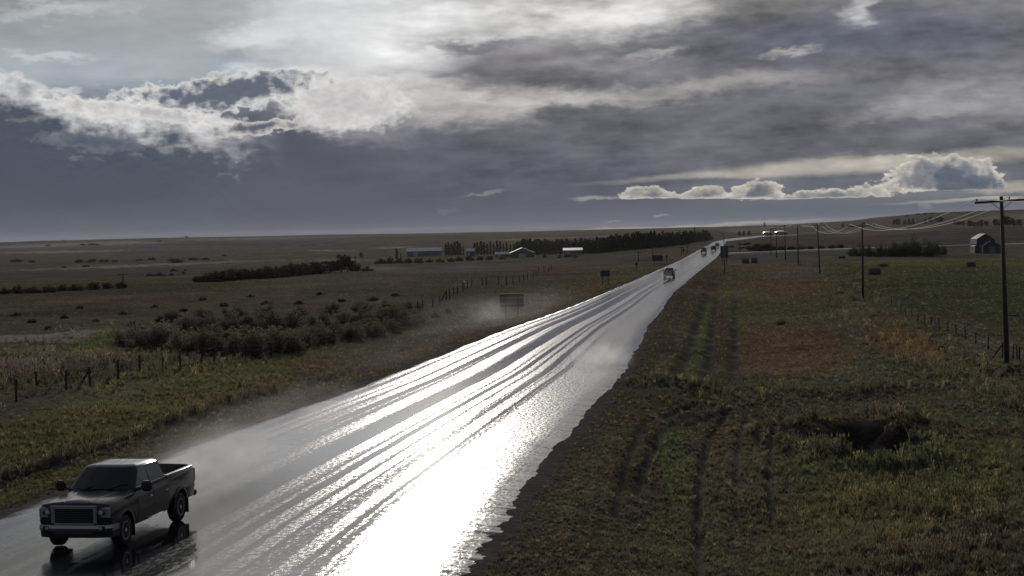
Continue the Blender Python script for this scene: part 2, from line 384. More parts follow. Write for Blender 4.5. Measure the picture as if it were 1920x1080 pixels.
# ------------------------------------------------------------------ colours of the land (by field; pit shade, spray haze and sunlit hills painted in)
def ell(px, py, x, y, rx, ry, ang, soft):
    a = math.radians(ang); dx = px-x; dy = -(py-y)
    u = (dx*math.cos(a)+dy*math.sin(a))/rx; v = (-dx*math.sin(a)+dy*math.cos(a))/ry
    return 1-sst(1-soft, 1.0, np.hypot(u, v))
G_OLIVE = (.088, .082, .036); G_GREEN = (.070, .082, .034); G_DKGR = (.050, .058, .030); STRAW = (.20, .165, .10); BROWN = (.088, .064, .044)
DKBROWN = (.060, .046, .036); RUSTY = (.105, .066, .036); SOIL = (.055, .045, .037); SLATE = (.070, .066, .062); PALE = (.165, .145, .115); MAUVE = (.095, .075, .066)
LAND = [
 # far left hills, sunlit lightness painted in as pale bands
 (240, 462, 520, 14, 1, .5, SLATE, .8), (160, 458, 300, 5, 2, .6, PALE, .8), (520, 447, 260, 3, 1, .6, PALE, .5), (120, 472, 170, 3, 1, .6, PALE, .7), (330, 452, 90, 2.5, 0, .6, DKBROWN, .9),
 (60, 454, 60, 2, 0, .6, DKBROWN, .8), (165, 459, 22, 2, 0, .6, DKBROWN, .9), (520, 458, 300, 5, 0, .5, DKBROWN, .5), (900, 444, 420, 5, .5, .5, DKBROWN, .7), (620, 470, 60, 1.6, 0, .6, PALE, .8), (740, 464, 60, 1.8, 2, .6, PALE, .7),
 (1050, 446, 190, 2, 2, .6, PALE, .5), (1400, 432, 60, 6, 0, .5, PALE, .35),
 # strips
 (240, 499, 300, 3.2, 2.4, .5, PALE, .75), (620, 488, 160, 2.4, .5, .6, PALE, .5), (180, 492, 260, 4, 2, .5, DKBROWN, .8),
 (150, 513, 420, 10, 1.5, .35, DKBROWN, .9), (600, 520, 130, 3, 2, .5, PALE, .25), (110, 547, 420, 16, 1.5, .4, DKBROWN, .8),
 (640, 530, 260, 18, 2, .5, MAUVE, .6), (860, 505, 220, 10, 2, .5, MAUVE, .7), (660, 505, 140, 5, 2, .5, STRAW, .3),
 (860, 480, 160, 6, 1, .5, G_OLIVE, .4), (1080, 500, 130, 16, 3, .6, BROWN, .8), (700, 572, 160, 24, 0, .6, MAUVE, .7),
 (300, 560, 360, 16, 1, .5, BROWN, .8), (150, 590, 260, 12, 1, .6, DKBROWN, .7),
 # pale bare patch and the green round it
 (60, 630, 190, 9, 3, .4, PALE, .95), (130, 638, 90, 5, 3, .5, PALE, .8), (190, 640, 80, 20, 12, .6, G_GREEN, .9), (60, 665, 150, 9, 2, .6, STRAW, .35),
 (60, 695, 200, 22, 6, .5, MAUVE, .9),
 # left verge
 (250, 760, 520, 70, 17, .5, G_OLIVE, .9), (560, 700, 190, 22, 18, .6, RUSTY, .45), (420, 800, 260, 14, 20, .6, G_GREEN, .5), (90, 905, 300, 18, 20, .6, G_OLIVE, .8),
 (900, 620, 260, 16, 18, .6, BROWN, .9), (700, 690, 200, 12, 21, .6, BROWN, .8), (1050, 555, 150, 14, 18, .6, BROWN, .9),  # bare road edge, with dusty spray haze painted into its brown
 # right verge, from the road outwards
 (1235, 620, 46, 130, -22, .45, DKBROWN, .95), (1310, 530, 60, 70, -35, .5, DKBROWN, .8), (1316, 640, 26, 95, -12, .4, G_GREEN, .95), (1352, 650, 22, 90, -5, .5, DKBROWN, .7),
 (1385, 600, 22, 60, 0, .4, G_GREEN, .6), (1480, 660, 150, 60, 0, .5, RUSTY, .75), (1450, 545, 150, 22, 5, .5, RUSTY, .6), (1500, 510, 110, 16, 5, .6, MAUVE, .7), (1500, 590, 150, 14, 3, .5, G_GREEN, .5),
 (1690, 650, 120, 30, -18, .5, RUSTY, .8), (1400, 500, 120, 12, 4, .6, BROWN, .7), (1600, 610, 60, 30, -25, .5, MAUVE, .5),
 (1500, 722, 330, 8, 0, .6, G_DKGR, .7), (1700, 700, 120, 22, -15, .6, G_DKGR, .6),
 # pasture, far side of the right fence
 (1800, 545, 300, 65, -8, .35, G_DKGR, .95), (1780, 492, 260, 9, 0, .5, G_OLIVE, .8), (1560, 484, 90, 5, 0, .5, G_OLIVE, .7),
 (1700, 452, 420, 20, 3, .35, DKBROWN, .95), (1500, 446, 140, 8, 3, .4, DKBROWN, .9), (1760, 424, 260, 9, 6, .4, BROWN, .9), (1880, 408, 110, 8, 3, .4, STRAW, .35), (1560, 434, 90, 3, 4, .5, STRAW, .35),
 # foreground right
 (1230, 900, 120, 150, 8, .5, DKBROWN, .75), (1270, 860, 36, 110, 2, .5, G_GREEN, .85), (1390, 860, 66, 140, 0, .4, BROWN, .55), (1400, 1000, 50, 70, 0, .5, SOIL, .6), (1240, 985, 60, 40, 0, .6, G_GREEN, .5),
 (1040, 1040, 110, 60, 40, .5, DKBROWN, .7), (1700, 930, 330, 130, 8, .55, G_OLIVE, .8), (1640, 870, 200, 26, 6, .6, G_GREEN, .6), (1800, 780, 160, 60, 0, .6, G_DKGR, .6), (1850, 1030, 120, 60, 0, .6, DKBROWN, .6),
]
def land_colour(x, y, z):
    px, py = to_px(x, y, z)
    px = px+(fbm(x, y, 6, 3)-.5)*40; py = py+(fbm(y, x, 7, 3)-.5)*np.clip((py-430)*.12, 0, 22)
    c = np.zeros(np.shape(px)+(3,)); c[:] = (.072, .064, .040)
    for (ex, ey, rx, ry, ang, soft, col, amt) in LAND:
        m = ell(px, py, ex, ey, rx, ry, ang, soft)*amt*(np.asarray(y) > 5)
        c = c*(1-m[..., None])+np.array(col)*m[..., None]
    v = (.72+.56*fbm(x, y, 14, 4))*(.8+.4*fbm(x, y, 1.3, 3))
    hue = fbm(x+300, y-80, 5, 3)
    c = c*v[..., None]; c[..., 0] *= .85+.3*hue; c[..., 1] *= 1.06-.12*hue
    # trodden soil in ruts; dark soil in the pit with its shade painted in
    s = (np.hypot(x, y) < 260)
    if np.any(s):
        for p, d, w in _ruts:
            q = seg_dist(x, y, p)+(vnoise(x*2.2, y*.8)-.5)*.35; m = np.exp(-(q/(w*1.2))**2)*sst(.25, .6, fbm(x, y, 2.2, 3))*.75*s; c = c*(1-m[..., None])+np.array((.022, .019, .015))*m[..., None]
        m = (1-sst(.75, 1.25, pit_r(x, y)+(fbm(x, y, 1.0, 3)-.5)*.5))*.92*s; c = c*(1-m[..., None])+np.array((.012, .011, .009))*m[..., None]
    l, r = road_x(np.clip(y, 20, ROAD_END)); out = np.maximum(l-x, x-r)
    m = (1-sst(.2, 1.5, out+(fbm(x, y, 1.5, 3)-.5)*1.5))*(y < ROAD_END)*(y > 0)
    c = c*(1-m[..., None])+np.array((.06, .05, .042))*m[..., None]
    g_ = c.mean(-1, keepdims=True); c = g_+(c-g_)*.74; c[..., 2] *= 1.06
    return np.clip(c, 0, 1)

# ------------------------------------------------------------------ mesh helpers
def grid_mesh(name, P, colours=None, uv=None, wrap=False):
    """P: (rows, cols, 3)"""
    R_, C_ = P.shape[:2]
    me = bpy.data.meshes.new(name)
    i = np.arange(R_*C_).reshape(R_, C_)
    a, b, c, d = i[:-1, :-1], i[:-1, 1:], i[1:, 1:], i[1:, :-1]
    q = np.stack([a, b, c, d], -1).reshape(-1, 4)
    me.vertices.add(R_*C_); me.vertices.foreach_set('co', P.reshape(-1, 3).astype(np.float32).ravel())
    me.loops.add(q.size); me.loops.foreach_set('vertex_index', q.ravel().astype(np.int32))
    me.polygons.add(len(q)); me.polygons.foreach_set('loop_start', np.arange(0, q.size, 4, dtype=np.int32))
    me.update(calc_edges=True); me.validate()
    me.shade_smooth()
    if colours is not None:
        at_ = me.attributes.new('tint', 'FLOAT_COLOR', 'POINT')
        cc = np.ones((R_*C_, 4), np.float32); cc[:, :3] = colours.reshape(-1, 3); at_.data.foreach_set('color', cc.ravel())
    if uv is not None:
        ul = me.uv_layers.new(name='UVMap'); ul.data.foreach_set('uv', uv.reshape(-1, 2)[q.ravel()].astype(np.float32).ravel())
    return me
def link(name, me, mat=None, parent=None):
    o = bpy.data.objects.new(name, me); COL.objects.link(o)
    if mat is not None and len(me.materials) == 0: me.materials.append(mat)
    if parent is not None: o.parent = parent
    return o
def tag(o, label=None, cat=None, group=None, kind=None):
    if label: o['label'] = label
    if cat: o['category'] = cat
    if group: o['group'] = group
    if kind: o['kind'] = kind
    return o
def new_mat(name):
    m = bpy.data.materials.new(name); m.use_nodes = True
    nt = m.node_tree; g = G_(nt); b = nt.nodes['Principled BSDF']
    return m, g, b

# ------------------------------------------------------------------ land
def mat_land():
    m, g, b = new_mat('land')
    geo = g.n('ShaderNodeNewGeometry', out=0)
    at_ = g.n('ShaderNodeAttribute', out=0, attribute_name='tint')
    n1 = g.noise(geo, 2.2, 6, .65); n2 = g.noise(geo, .35, 5, .6); n3 = g.noise(geo, 9.0, 4, .6); far = g.noise(g.vm('MULTIPLY', geo, (.5, .06, 1)), .12, 6, .65)
    c = g.vm('SCALE', at_, (n1*1.1+.45)*(n2*.8+.6)*(n3*.6+.7)*(far*1.0+.5)*2.05)
    nt = m.node_tree; nt.links.new(c.o, b.inputs['Base Color'])
    b.inputs['Roughness'].default_value = 1.0; b.inputs['Specular IOR Level'].default_value = 0.0
    bp = nt.nodes.new('ShaderNodeBump'); bp.inputs['Strength'].default_value = .9; bp.inputs['Distance'].default_value = .25
    nt.links.new((n1+n3*.5).o, bp.inputs['Height']); nt.links.new(bp.outputs[0], b.inputs['Normal'])
    return m
def build_land():
    fine = np.radians(np.linspace(-18.2, 18.2, 620)); rest = np.radians(np.linspace(18.2, 341.8, 110))[1:]
    az = np.concatenate([fine, rest]); az = np.append(az, fine[0]+2*math.pi)
    r = [0.5, 6, 12, 18, 24, 30]; v = 30.0
    while v < 260: v *= 1.0055; r.append(v)
    while v < 11800: v *= 1.013; r.append(v)
    r = np.array(r); R_, A_ = np.meshgrid(r, az, indexing='ij')
    X_ = R_*np.sin(A_); Y_ = R_*np.cos(A_)
    Z_ = H(X_.ravel(), Y_.ravel()).reshape(X_.shape)
    P = np.stack([X_, Y_, Z_], -1)
    c = land_colour(X_.ravel(), Y_.ravel(), Z_.ravel()).reshape(X_.shape+(3,))
    o = link('ground', grid_mesh('ground', P, c), mat_land()); tag(o, kind='structure')
build_land()

# ------------------------------------------------------------------ wet highway
def mat_road():
    m, g, b = new_mat('wet_asphalt')
    uv = g.n('ShaderNodeUVMap', out=0); u, v, _ = g.sep(uv)          # u metres across, v metres along
    # water film: long ruts of standing water between rougher, draining chip seal
    s1 = g.noise(g.comb(u*1.3, v*.003), 1.0, 2.0, .5)
    s2 = g.noise(g.comb(u*3.6+5.0, v*.007), 1.0, 3.0, .6)
    s3 = g.noise(g.comb(u*4.0+20.0, v*.10), 1.0, 6.0, .66)
    film = s1*1.35+s2*.48+s3*.12-.45
    for c0, w0, a0 in RUTLINES:
        d = ((u-c0)/w0).abs(); film = film + g.smooth(1.0, .2, d + (s3-.5)*.8)*a0
    p1 = g.noise(g.comb(u*8.0, v*2.6), 1.0, 5.0, .72)
    p2 = g.noise(g.comb(u*30.0, v*9.0), 1.0, 2.0, .6)
    film = g.smooth(.44, .60, film + (p1-.5)*.95*g.smooth(.80, .50, film))
    sp = g.smooth(.44, .56, g.noise(g.comb(u*9.0, v*4.5), 1.0, 3.0, .7))
    rough = g.lerp(g.lerp(.08, .215, sp), .062, film) + (s3-.5)*.03
    nt = m.node_tree
    base = g.mixc((.045, .043, .042), (.022, .022, .024), film)
    nt.links.new(base.o, b.inputs['Base Color']); nt.links.new(rough.max(.05).o, b.inputs['Roughness'])
    b.inputs['IOR'].default_value = 1.33; b.inputs['Specular IOR Level'].default_value = .5
    bp = nt.nodes.new('ShaderNodeBump'); bp.inputs['Distance'].default_value = .0045
    nt.links.new(g.lerp(1.0, .15, film).o, bp.inputs['Strength'])
    nt.links.new((p1+p2*.6).o, bp.inputs['Height']); nt.links.new(bp.outputs[0], b.inputs['Normal'])
    return m
RUTLINES = [(6.9, .35, -.5), (7.9, .25, .5), (8.9, .3, -.45), (5.9, .4, .35), (3.6, .3, .3), (12.3, 1.6, -.35)]
def build_road():
    ys = [14.0]; 
    while ys[-1] < 130: ys.append(ys[-1]+max(.12, ys[-1]*.003))
    while ys[-1] < ROAD_END-5: ys.append(ys[-1]*1.008)
    ys = np.array(ys); l, r = road_x(ys); l0, r0 = l.copy(), r.copy()
    l = l - .2 - (fbm(ys, ys*0, 3.0, 4)-.5)*.5*(1-sst(200, 600, ys)) + .1
    jag = (fbm(ys+50, ys*0+3, 2.6, 5, .62)-.5)*.5 + (fbm(ys+50, ys*0+9, 14, 2)-.5)*.5+(fbm(ys+90, ys*0+9, .9, 3)-.5)*.25+np.clip(fbm(ys+190, ys*0+19, .7, 4, .7)-.5, -.2, .3)*.7*(1-sst(48, 78, ys))
    r = r + .5 + jag*(1-sst(90, 500, ys))
    t = np.linspace(0, 1, 41)
    X_ = l[:, None]*(1-t)+r[:, None]*t; Y_ = np.repeat(ys[:, None], 41, 1)
    Z_ = smooth_h(X_, Y_) + .03 + .10*(1-(2*t-1)**2) - .16*sst(.90, 1.0, t) - .14*sst(.04, 0, t)
    Z_ = np.maximum(Z_, 0*Z_ - 99)
    W = 14.0
    uv = np.stack([(X_-l0[:, None])/(r0-l0)[:, None]*W, Y_], -1)
    o = link('road', grid_mesh('road', np.stack([X_, Y_, Z_], -1), uv=uv), mat_road()); tag(o, kind='structure')
build_road()

# ------------------------------------------------------------------ grass and weeds (one mass, nobody could count it)
def raw_mesh(name, V, Fc, mats=(), mi=None, smooth=False, cols=None):
    me = bpy.data.meshes.new(name); me.from_pydata([tuple(v) for v in V], [], [tuple(f) for f in Fc])
    for m in mats: me.materials.append(m)
    if mi is not None: me.polygons.foreach_set('material_index', mi)
    if cols is not None:
        a = me.attributes.new('leafshade', 'FLOAT', 'FACE'); a.data.foreach_set('value', cols)
    if smooth: me.shade_smooth()
    me.update(); return me
def mat_grass():
    m, g, b = new_mat('grass_blade'); nt = m.node_tree
    at_ = g.n('ShaderNodeAttribute', out=0, attribute_name='tint', attribute_type='INSTANCER')
    info = g.n('ShaderNodeObjectInfo', out=5)
    geo = g.n('ShaderNodeNewGeometry', out=0)
    n = g.noise(geo, 5.0, 2, .6)
    c = g.vm('SCALE', at_, n*2.2+1.0)
    nt.nodes.remove(b)
    d = nt.nodes.new('ShaderNodeBsdfDiffuse'); t = nt.nodes.new('ShaderNodeBsdfTranslucent'); mx = nt.nodes.new('ShaderNodeMixShader')
    nt.links.new(c.o, d.inputs[0]); nt.links.new(g.vm('MULTIPLY', c, (1.1, 1.12, .85)).o, t.inputs[0]); mx.inputs[0].default_value = .42
    nt.links.new(d.outputs[0], mx.inputs[1]); nt.links.new(t.outputs[0], mx.inputs[2])
    nt.links.new(mx.outputs[0], nt.nodes['Material Output'].inputs[0])
    return m
MAT_GRASS = mat_grass()
def tuft(k, seed):
    r = random.Random(seed); V = []; Fc = []
    nb = [16, 14, 20, 12][k]
    for i in range(nb):
        a = r.uniform(0, 6.283); rad = r.uniform(0, [.16, .10, .22, .12][k]); x = math.cos(a)*rad; y = math.sin(a)*rad
        h = r.uniform(.45, 1.0)*[.9, 1.0, .6, 1.1][k]; w = r.uniform(.012, .026)*[1, 1, 1.5, .9][k]
        b = r.uniform(0, 6.283); lean = r.uniform(.1, .55)*h*[.7, .4, 1.1, .35][k]; lx = math.cos(b)*lean; ly = math.sin(b)*lean
        px, py = -math.sin(b+1.1)*w, math.cos(b+1.1)*w; n = len(V)
        V += [(x-px, y-py, -.05), (x+px, y+py, -.05), (x+lx*.35+px*.9, y+ly*.35+py*.9, h*.55), (x+lx*.35-px*.9, y+ly*.35-py*.9, h*.55), (x+lx, y+ly, h)]
        Fc += [(n, n+1, n+2, n+3), (n+3, n+2, n+4)]
        if k == 3:      # seed head
            n = len(V); q = .03
            V += [(x+lx-q, y+ly, h*.93), (x+lx, y+ly, h*.86), (x+lx+q, y+ly, h*.93), (x+lx, y+ly, h*1.08)]; Fc += [(n, n+1, n+2, n+3)]
    return raw_mesh('grass_tuft', V, Fc, [MAT_GRASS])
def build_grass():
    parent = bpy.data.collections.new('grass_tufts')
    for k in range(4):
        for v in range(2):
            o = bpy.data.objects.new('tuft_%d' % (k*2+v), tuft(k, 40+k*2+v)); parent.objects.link(o)
    N = 300000
    u = rng.random(N); a, b = 1/(1150-436)**1.05, 1/(505-436)**1.05
    py = 436 + (a+(b-a)*u)**(-1/1.05); px = rng.uniform(-260, 2180, N)
    px = np.concatenate([px, rng.uniform(-200, 2120, 70000)]); py = np.concatenate([py, rng.uniform(730, 1130, 70000)]); N = len(px)
    py = py - (px-960)*math.tan(ROLL)
    # extra growth: along fences, ditch lip, rim of the pit, verge edges
    ex = []
    def along(pts, n, sx, sy):
        pts = np.array(pts, float); t = rng.random(n)*(len(pts)-1); i = t.astype(int); f = (t-i)[:, None]
        q = pts[i]*(1-f)+pts[np.minimum(i+1, len(pts)-1)]*f; q[:, 0] += rng.normal(0, sx, n); q[:, 1] += rng.normal(0, sy, n); ex.append(q)
    along([(0, 893), (110, 862), (250, 818), (400, 768), (520, 720)], 3500, 8, 3)
    along([(1500, 770), (1560, 752), (1650, 752), (1700, 775), (1690, 810), (1620, 832), (1540, 826), (1500, 800)], 700, 14, 6)
    along([(1560, 540), (1640, 600), (1720, 640), (1800, 690), (1920, 740)], 5000, 30, 12)
    along([(1190, 716), (1300, 714), (1420, 716), (1560, 718), (1700, 712)], 600, 14, 7)
    along([(0, 690), (200, 660), (400, 640)], 4000, 60, 22)
    e = np.concatenate(ex); px = np.concatenate([px, e[:, 0]]); py = np.concatenate([py, e[:, 1]]); isx = np.arange(len(px)) >= N
    p = hit(px, py); x, y = p[:, 0], p[:, 1]
    l, r = road_x(np.clip(y, 20, ROAD_END)); out = np.maximum(l-x, x-r)
    keep = (out > .25+rng.random(len(x))*.5) & (y > 12) & (np.hypot(x, y) < 700)
    pr = pit_r(x, y); keep &= (pr+rng.normal(0, .14, len(pr)) > 1.0)
    for q, d, w in _ruts: keep &= seg_dist(x, y, q) > w*(.7+rng.random(len(x))*1.3)
    # bare patches
    keep &= (fbm(x, y, 4, 3) > .33) | (rng.random(len(x)) < .45)
    x, y, isx, pr, px, py, out, l = [v[keep] for v in (x, y, isx, pr, px, py, out, l)]
    z = H(x, y); dist = np.hypot(x, y); n = len(x)
    col = land_colour(x, y, z)
    tall = .11 + .16*fbm(x, y, 8, 3)
    tall += .12*ell(px, py, 1720, 950, 340, 150, 8, .6) + .07*ell(px, py, 240, 750, 560, 80, 17, .6) + .22*ell(px, py, 80, 690, 240, 30, 6, .6)
    tall += .20*(isx & (rng.random(n) < .8)) + .3*(np.abs(pr-1.3) < .2)*.3
    tall *= .75+.25*sst(.5, 4, out)
    fld = (x < l-14); tall = np.where(fld & ~isx, tall*.42, tall)
    tall *= rng.uniform(.6, 1.35, n)
    wide = np.maximum(tall*1.8, .44)*(1+np.clip(dist-80, 0, 500)/170.0)
    col *= rng.uniform(.75, 1.35, (n, 1)); dry = rng.random(n) < .09
    col[dry] = col[dry]*.6+np.array(STRAW)*.6
    me = bpy.data.meshes.new('grass_points'); me.vertices.add(n); me.vertices.foreach_set('co', np.stack([x, y, z-.02], 1).astype(np.float32).ravel())
    A = me.attributes.new('tint', 'FLOAT_COLOR', 'POINT'); cc = np.ones((n, 4), np.float32); cc[:, :3] = col; A.data.foreach_set('color', cc.ravel())
    A = me.attributes.new('size', 'FLOAT_VECTOR', 'POINT'); A.data.foreach_set('vector', np.stack([wide, wide, tall*(1+dist/900)], 1).astype(np.float32).ravel())
    A = me.attributes.new('turn', 'FLOAT', 'POINT'); A.data.foreach_set('value', rng.uniform(0, 6.283, n).astype(np.float32))
    kind = rng.integers(0, 6, n); kind = np.where((tall > .38) & (rng.random(n) < .5), rng.integers(6, 8, n), kind)
    A = me.attributes.new('pick', 'INT', 'POINT'); A.data.foreach_set('value', kind.astype(np.int32))
    o = link('grass', me); tag(o, kind='stuff')
    ng = bpy.data.node_groups.new('grass_scatter', 'GeometryNodeTree')
    ng.interface.new_socket('Geometry', in_out='INPUT', socket_type='NodeSocketGeometry'); ng.interface.new_socket('Geometry', in_out='OUTPUT', socket_type='NodeSocketGeometry')
    nd = ng.nodes; gi = nd.new('NodeGroupInput'); go = nd.new('NodeGroupOutput')
    ip = nd.new('GeometryNodeInstanceOnPoints'); ci = nd.new('GeometryNodeCollectionInfo'); ci.inputs[0].default_value = parent
    ci.inputs['Separate Children'].default_value = True; ci.inputs['Reset Children'].default_value = True
    def na(nm, t):
        a = nd.new('GeometryNodeInputNamedAttribute'); a.data_type = t; a.inputs[0].default_value = nm; return a.outputs[0]
    ng.links.new(gi.outputs[0], ip.inputs['Points']); ng.links.new(ci.outputs[0], ip.inputs['Instance'])
    ip.inputs['Pick Instance'].default_value = True; ng.links.new(na('pick', 'INT'), ip.inputs['Instance Index'])
    cx = nd.new('ShaderNodeCombineXYZ'); ng.links.new(na('turn', 'FLOAT'), cx.inputs[2])
    er = nd.new('FunctionNodeEulerToRotation'); ng.links.new(cx.outputs[0], er.inputs[0]); ng.links.new(er.outputs[0], ip.inputs['Rotation'])
    ng.links.new(na('size', 'FLOAT_VECTOR'), ip.inputs['Scale']); ng.links.new(ip.outputs[0], go.inputs[0])
    md = o.modifiers.new('scatter', 'NODES'); md.node_group = ng
build_grass()

# ------------------------------------------------------------------ trees and shrubs
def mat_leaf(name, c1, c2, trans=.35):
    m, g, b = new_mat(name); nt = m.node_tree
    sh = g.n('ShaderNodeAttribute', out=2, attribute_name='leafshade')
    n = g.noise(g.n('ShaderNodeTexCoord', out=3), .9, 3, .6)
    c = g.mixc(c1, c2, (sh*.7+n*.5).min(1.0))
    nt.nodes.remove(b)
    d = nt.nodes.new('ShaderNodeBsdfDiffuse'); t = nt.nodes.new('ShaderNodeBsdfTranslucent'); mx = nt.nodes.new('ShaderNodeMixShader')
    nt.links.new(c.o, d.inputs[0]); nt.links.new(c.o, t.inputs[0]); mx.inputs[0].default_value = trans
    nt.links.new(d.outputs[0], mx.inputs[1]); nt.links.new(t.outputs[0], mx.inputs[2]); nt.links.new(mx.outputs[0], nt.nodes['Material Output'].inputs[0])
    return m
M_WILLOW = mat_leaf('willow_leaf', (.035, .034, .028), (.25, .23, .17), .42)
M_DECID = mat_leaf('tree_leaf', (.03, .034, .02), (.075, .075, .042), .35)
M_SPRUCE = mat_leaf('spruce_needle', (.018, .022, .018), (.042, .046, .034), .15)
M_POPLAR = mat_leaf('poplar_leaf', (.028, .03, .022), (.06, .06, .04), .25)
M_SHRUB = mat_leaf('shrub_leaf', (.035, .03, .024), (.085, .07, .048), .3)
def mat_bark():
    m, g, b = new_mat('bark'); n = g.noise(g.n('ShaderNodeTexCoord', out=3), 6.0, 4, .6)
    m.node_tree.links.new(g.mixc((.04, .034, .03), (.10, .088, .075), n).o, b.inputs[0]); b.inputs['Roughness'].default_value = .95; return m
M_BARK = mat_bark()
def tube(V, Fc, a, b, ra, rb, n=5):
    a = Vector(a); b = Vector(b); d = (b-a).normalized(); u = d.orthogonal().normalized(); v = d.cross(u); k = len(V)
    for p, r in ((a, ra), (b, rb)):
        for i in range(n):
            t = 6.2832*i/n; V.append(p+u*math.cos(t)*r+v*math.sin(t)*r)
    for i in range(n): Fc.append((k+i, k+(i+1) % n, k+n+(i+1) % n, k+n+i))
    Fc.append(tuple(k+i for i in range(n))[::-1]); Fc.append(tuple(k+n+i for i in range(n)))
def leaves(V, Fc, S, c, rad, n, size, r, up=.3):
    """n leaf quads gathered round c within an ellipsoid rad"""
    for i in range(n):
        while True:
            p = Vector((r.uniform(-1, 1), r.uniform(-1, 1), r.uniform(-1, 1)))
            if p.length < 1: break
        p = p*(.55+.45*r.random())
        q = Vector((p.x*rad[0], p.y*rad[1], p.z*rad[2]))+Vector(c)
        s = size*r.uniform(.6, 1.4); a = Vector((r.gauss(0, 1), r.gauss(0, 1), r.gauss(0, 1))).normalized(); b = a.orthogonal().normalized(); d = a.cross(b)
        b = b*s*.5; d = d*s*r.uniform(.6, 1.2); k = len(V)
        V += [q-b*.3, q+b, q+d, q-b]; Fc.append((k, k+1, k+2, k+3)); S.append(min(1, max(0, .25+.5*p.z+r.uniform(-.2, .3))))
def make_plant(kind, seed):
    """unit size crown and trunk meshes: height 1"""
    r = random.Random(seed); V, Fc, S = [], [], []; TV, TF = [], []
    if kind in ('willow', 'dome'):
        for j in range(30):
            a = r.uniform(0, 6.28); d = r.random()**.6*.62; h = (1-(d/.75)**2)*r.uniform(.55, 1.0)
            x, y = math.cos(a)*d, math.sin(a)*d
            tube(TV, TF, (x*.2, y*.2, -.04), (x, y, h*.8), .012, .004, 4)
            for z in (.22, .45, .68, .9):
                leaves(V, Fc, S, (x*(.55+.5*z), y*(.55+.5*z), h*z), (.15, .15, .13), 26, .048, r)
        for i in range(len(V)//4): S[i] = min(1, .15+.75*max(0, V[i*4].z)**1.5+r.uniform(-.15, .35))  # upper leaves paler: backlit tops painted into the leaf colour
    elif kind == 'shrub':
        for j in range(20):
            a = r.uniform(0, 6.28); d = r.random()**.6*.7; h = (1-(d/.85)**2)*r.uniform(.5, 1.0)
            x, y = math.cos(a)*d, math.sin(a)*d
            tube(TV, TF, (x*.3, y*.3, -.04), (x, y, h*.7), .02, .006, 4)
            for z in (.3, .62, .9): leaves(V, Fc, S, (x*(.6+.4*z), y*(.6+.4*z), h*z), (.2, .2, .17), 16, .10, r)
    elif kind == 'decid':
        tube(TV, TF, (0, 0, -.03), (.01, 0, .34), .035, .024, 6)
        for j in range(15):
            a = r.uniform(0, 6.28); z = r.uniform(.34, .9); d = .36*math.sqrt(max(.05, 1-((z-.55)/.42)**2))*r.uniform(.5, 1.0)
            x, y = math.cos(a)*d, math.sin(a)*d
            tube(TV, TF, (0, 0, .25+.2*r.random()), (x, y, z), .014, .004, 4)
            leaves(V, Fc, S, (x, y, z), (.19*r.uniform(.7, 1.2), .19*r.uniform(.7, 1.2), .14*r.uniform(.7, 1.2)), 60, .07, r)
        for j in range(7):
            a = r.uniform(0, 6.28); leaves(V, Fc, S, (math.cos(a)*.24, math.sin(a)*.24, .24), (.14, .14, .1), 34, .07, r)
    elif kind == 'spruce':
        tube(TV, TF, (0, 0, -.03), (0, 0, .98), .024, .003, 6)
        for j in range(19):
            z = .10+.88*j/18; rad = .21*(1-z)**.8+.012
            for k in range(max(3, int(9*(1-z))+2)):
                a = r.uniform(0, 6.28); d = rad*r.uniform(.45, 1.1)
                leaves(V, Fc, S, (math.cos(a)*d, math.sin(a)*d, z-.03*r.random()-d*.15), (rad*.35, rad*.35, .035), 11, .045, r)
    elif kind == 'poplar':
        tube(TV, TF, (0, 0, -.03), (0, 0, .9), .02, .004, 6)
        for j in range(22):
            z = .12+.84*j/21; rad = .085*max(.05, math.sin(math.pi*min(1, (z*.9+.12))))**.6*r.uniform(.75, 1.2)
            for k in range(3):
                a = r.uniform(0, 6.28); leaves(V, Fc, S, (math.cos(a)*rad*.7, math.sin(a)*rad*.7, z), (rad, rad, .06), 11, .045, r)
    return V, Fc, S, TV, TF
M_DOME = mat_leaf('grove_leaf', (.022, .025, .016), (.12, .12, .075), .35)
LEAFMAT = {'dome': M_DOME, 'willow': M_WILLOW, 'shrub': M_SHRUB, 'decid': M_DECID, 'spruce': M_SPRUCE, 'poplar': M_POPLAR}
PLANT = {}
for kind, nv in (('willow', 4), ('dome', 3), ('shrub', 4), ('decid', 4), ('spruce', 4), ('poplar', 3)):
    PLANT[kind] = []
    for v in range(nv):
        V, Fc, S, TV, TF = make_plant(kind, 100+v*7)
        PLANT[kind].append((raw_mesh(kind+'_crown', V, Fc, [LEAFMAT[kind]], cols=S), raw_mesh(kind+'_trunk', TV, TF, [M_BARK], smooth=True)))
def plant(kind, name, px, py, hpx, wide, label, cat, group=None, dy=0.0):
    """a plant whose foot shows at photo pixel px,py and that stands hpx pixels tall"""
    x, y, z = at(px, py); x *= 1+dy; y *= 1+dy
    if dy: z = float(H(np.array([x]), np.array([y]))[0])
    h = hpx*math.hypot(x, y)/F*(1+dy*0)
    e = bpy.data.objects.new(name, None); COL.objects.link(e); e.location = (x, y, z-.03*h*0); e.rotation_euler = (0, 0, rnd.uniform(0, 6.28))
    e.scale = (h*wide, h*wide, h); tag(e, label, cat, group)
    c, t = rnd.choice(PLANT[kind])
    stem = 'stems' if kind in ('willow', 'shrub', 'dome') else 'trunk'
    o = bpy.data.objects.new('foliage' if stem == 'stems' else 'crown', c); COL.objects.link(o); o.parent = e
    o = bpy.data.objects.new(stem, t); COL.objects.link(o); o.parent = e
    return e
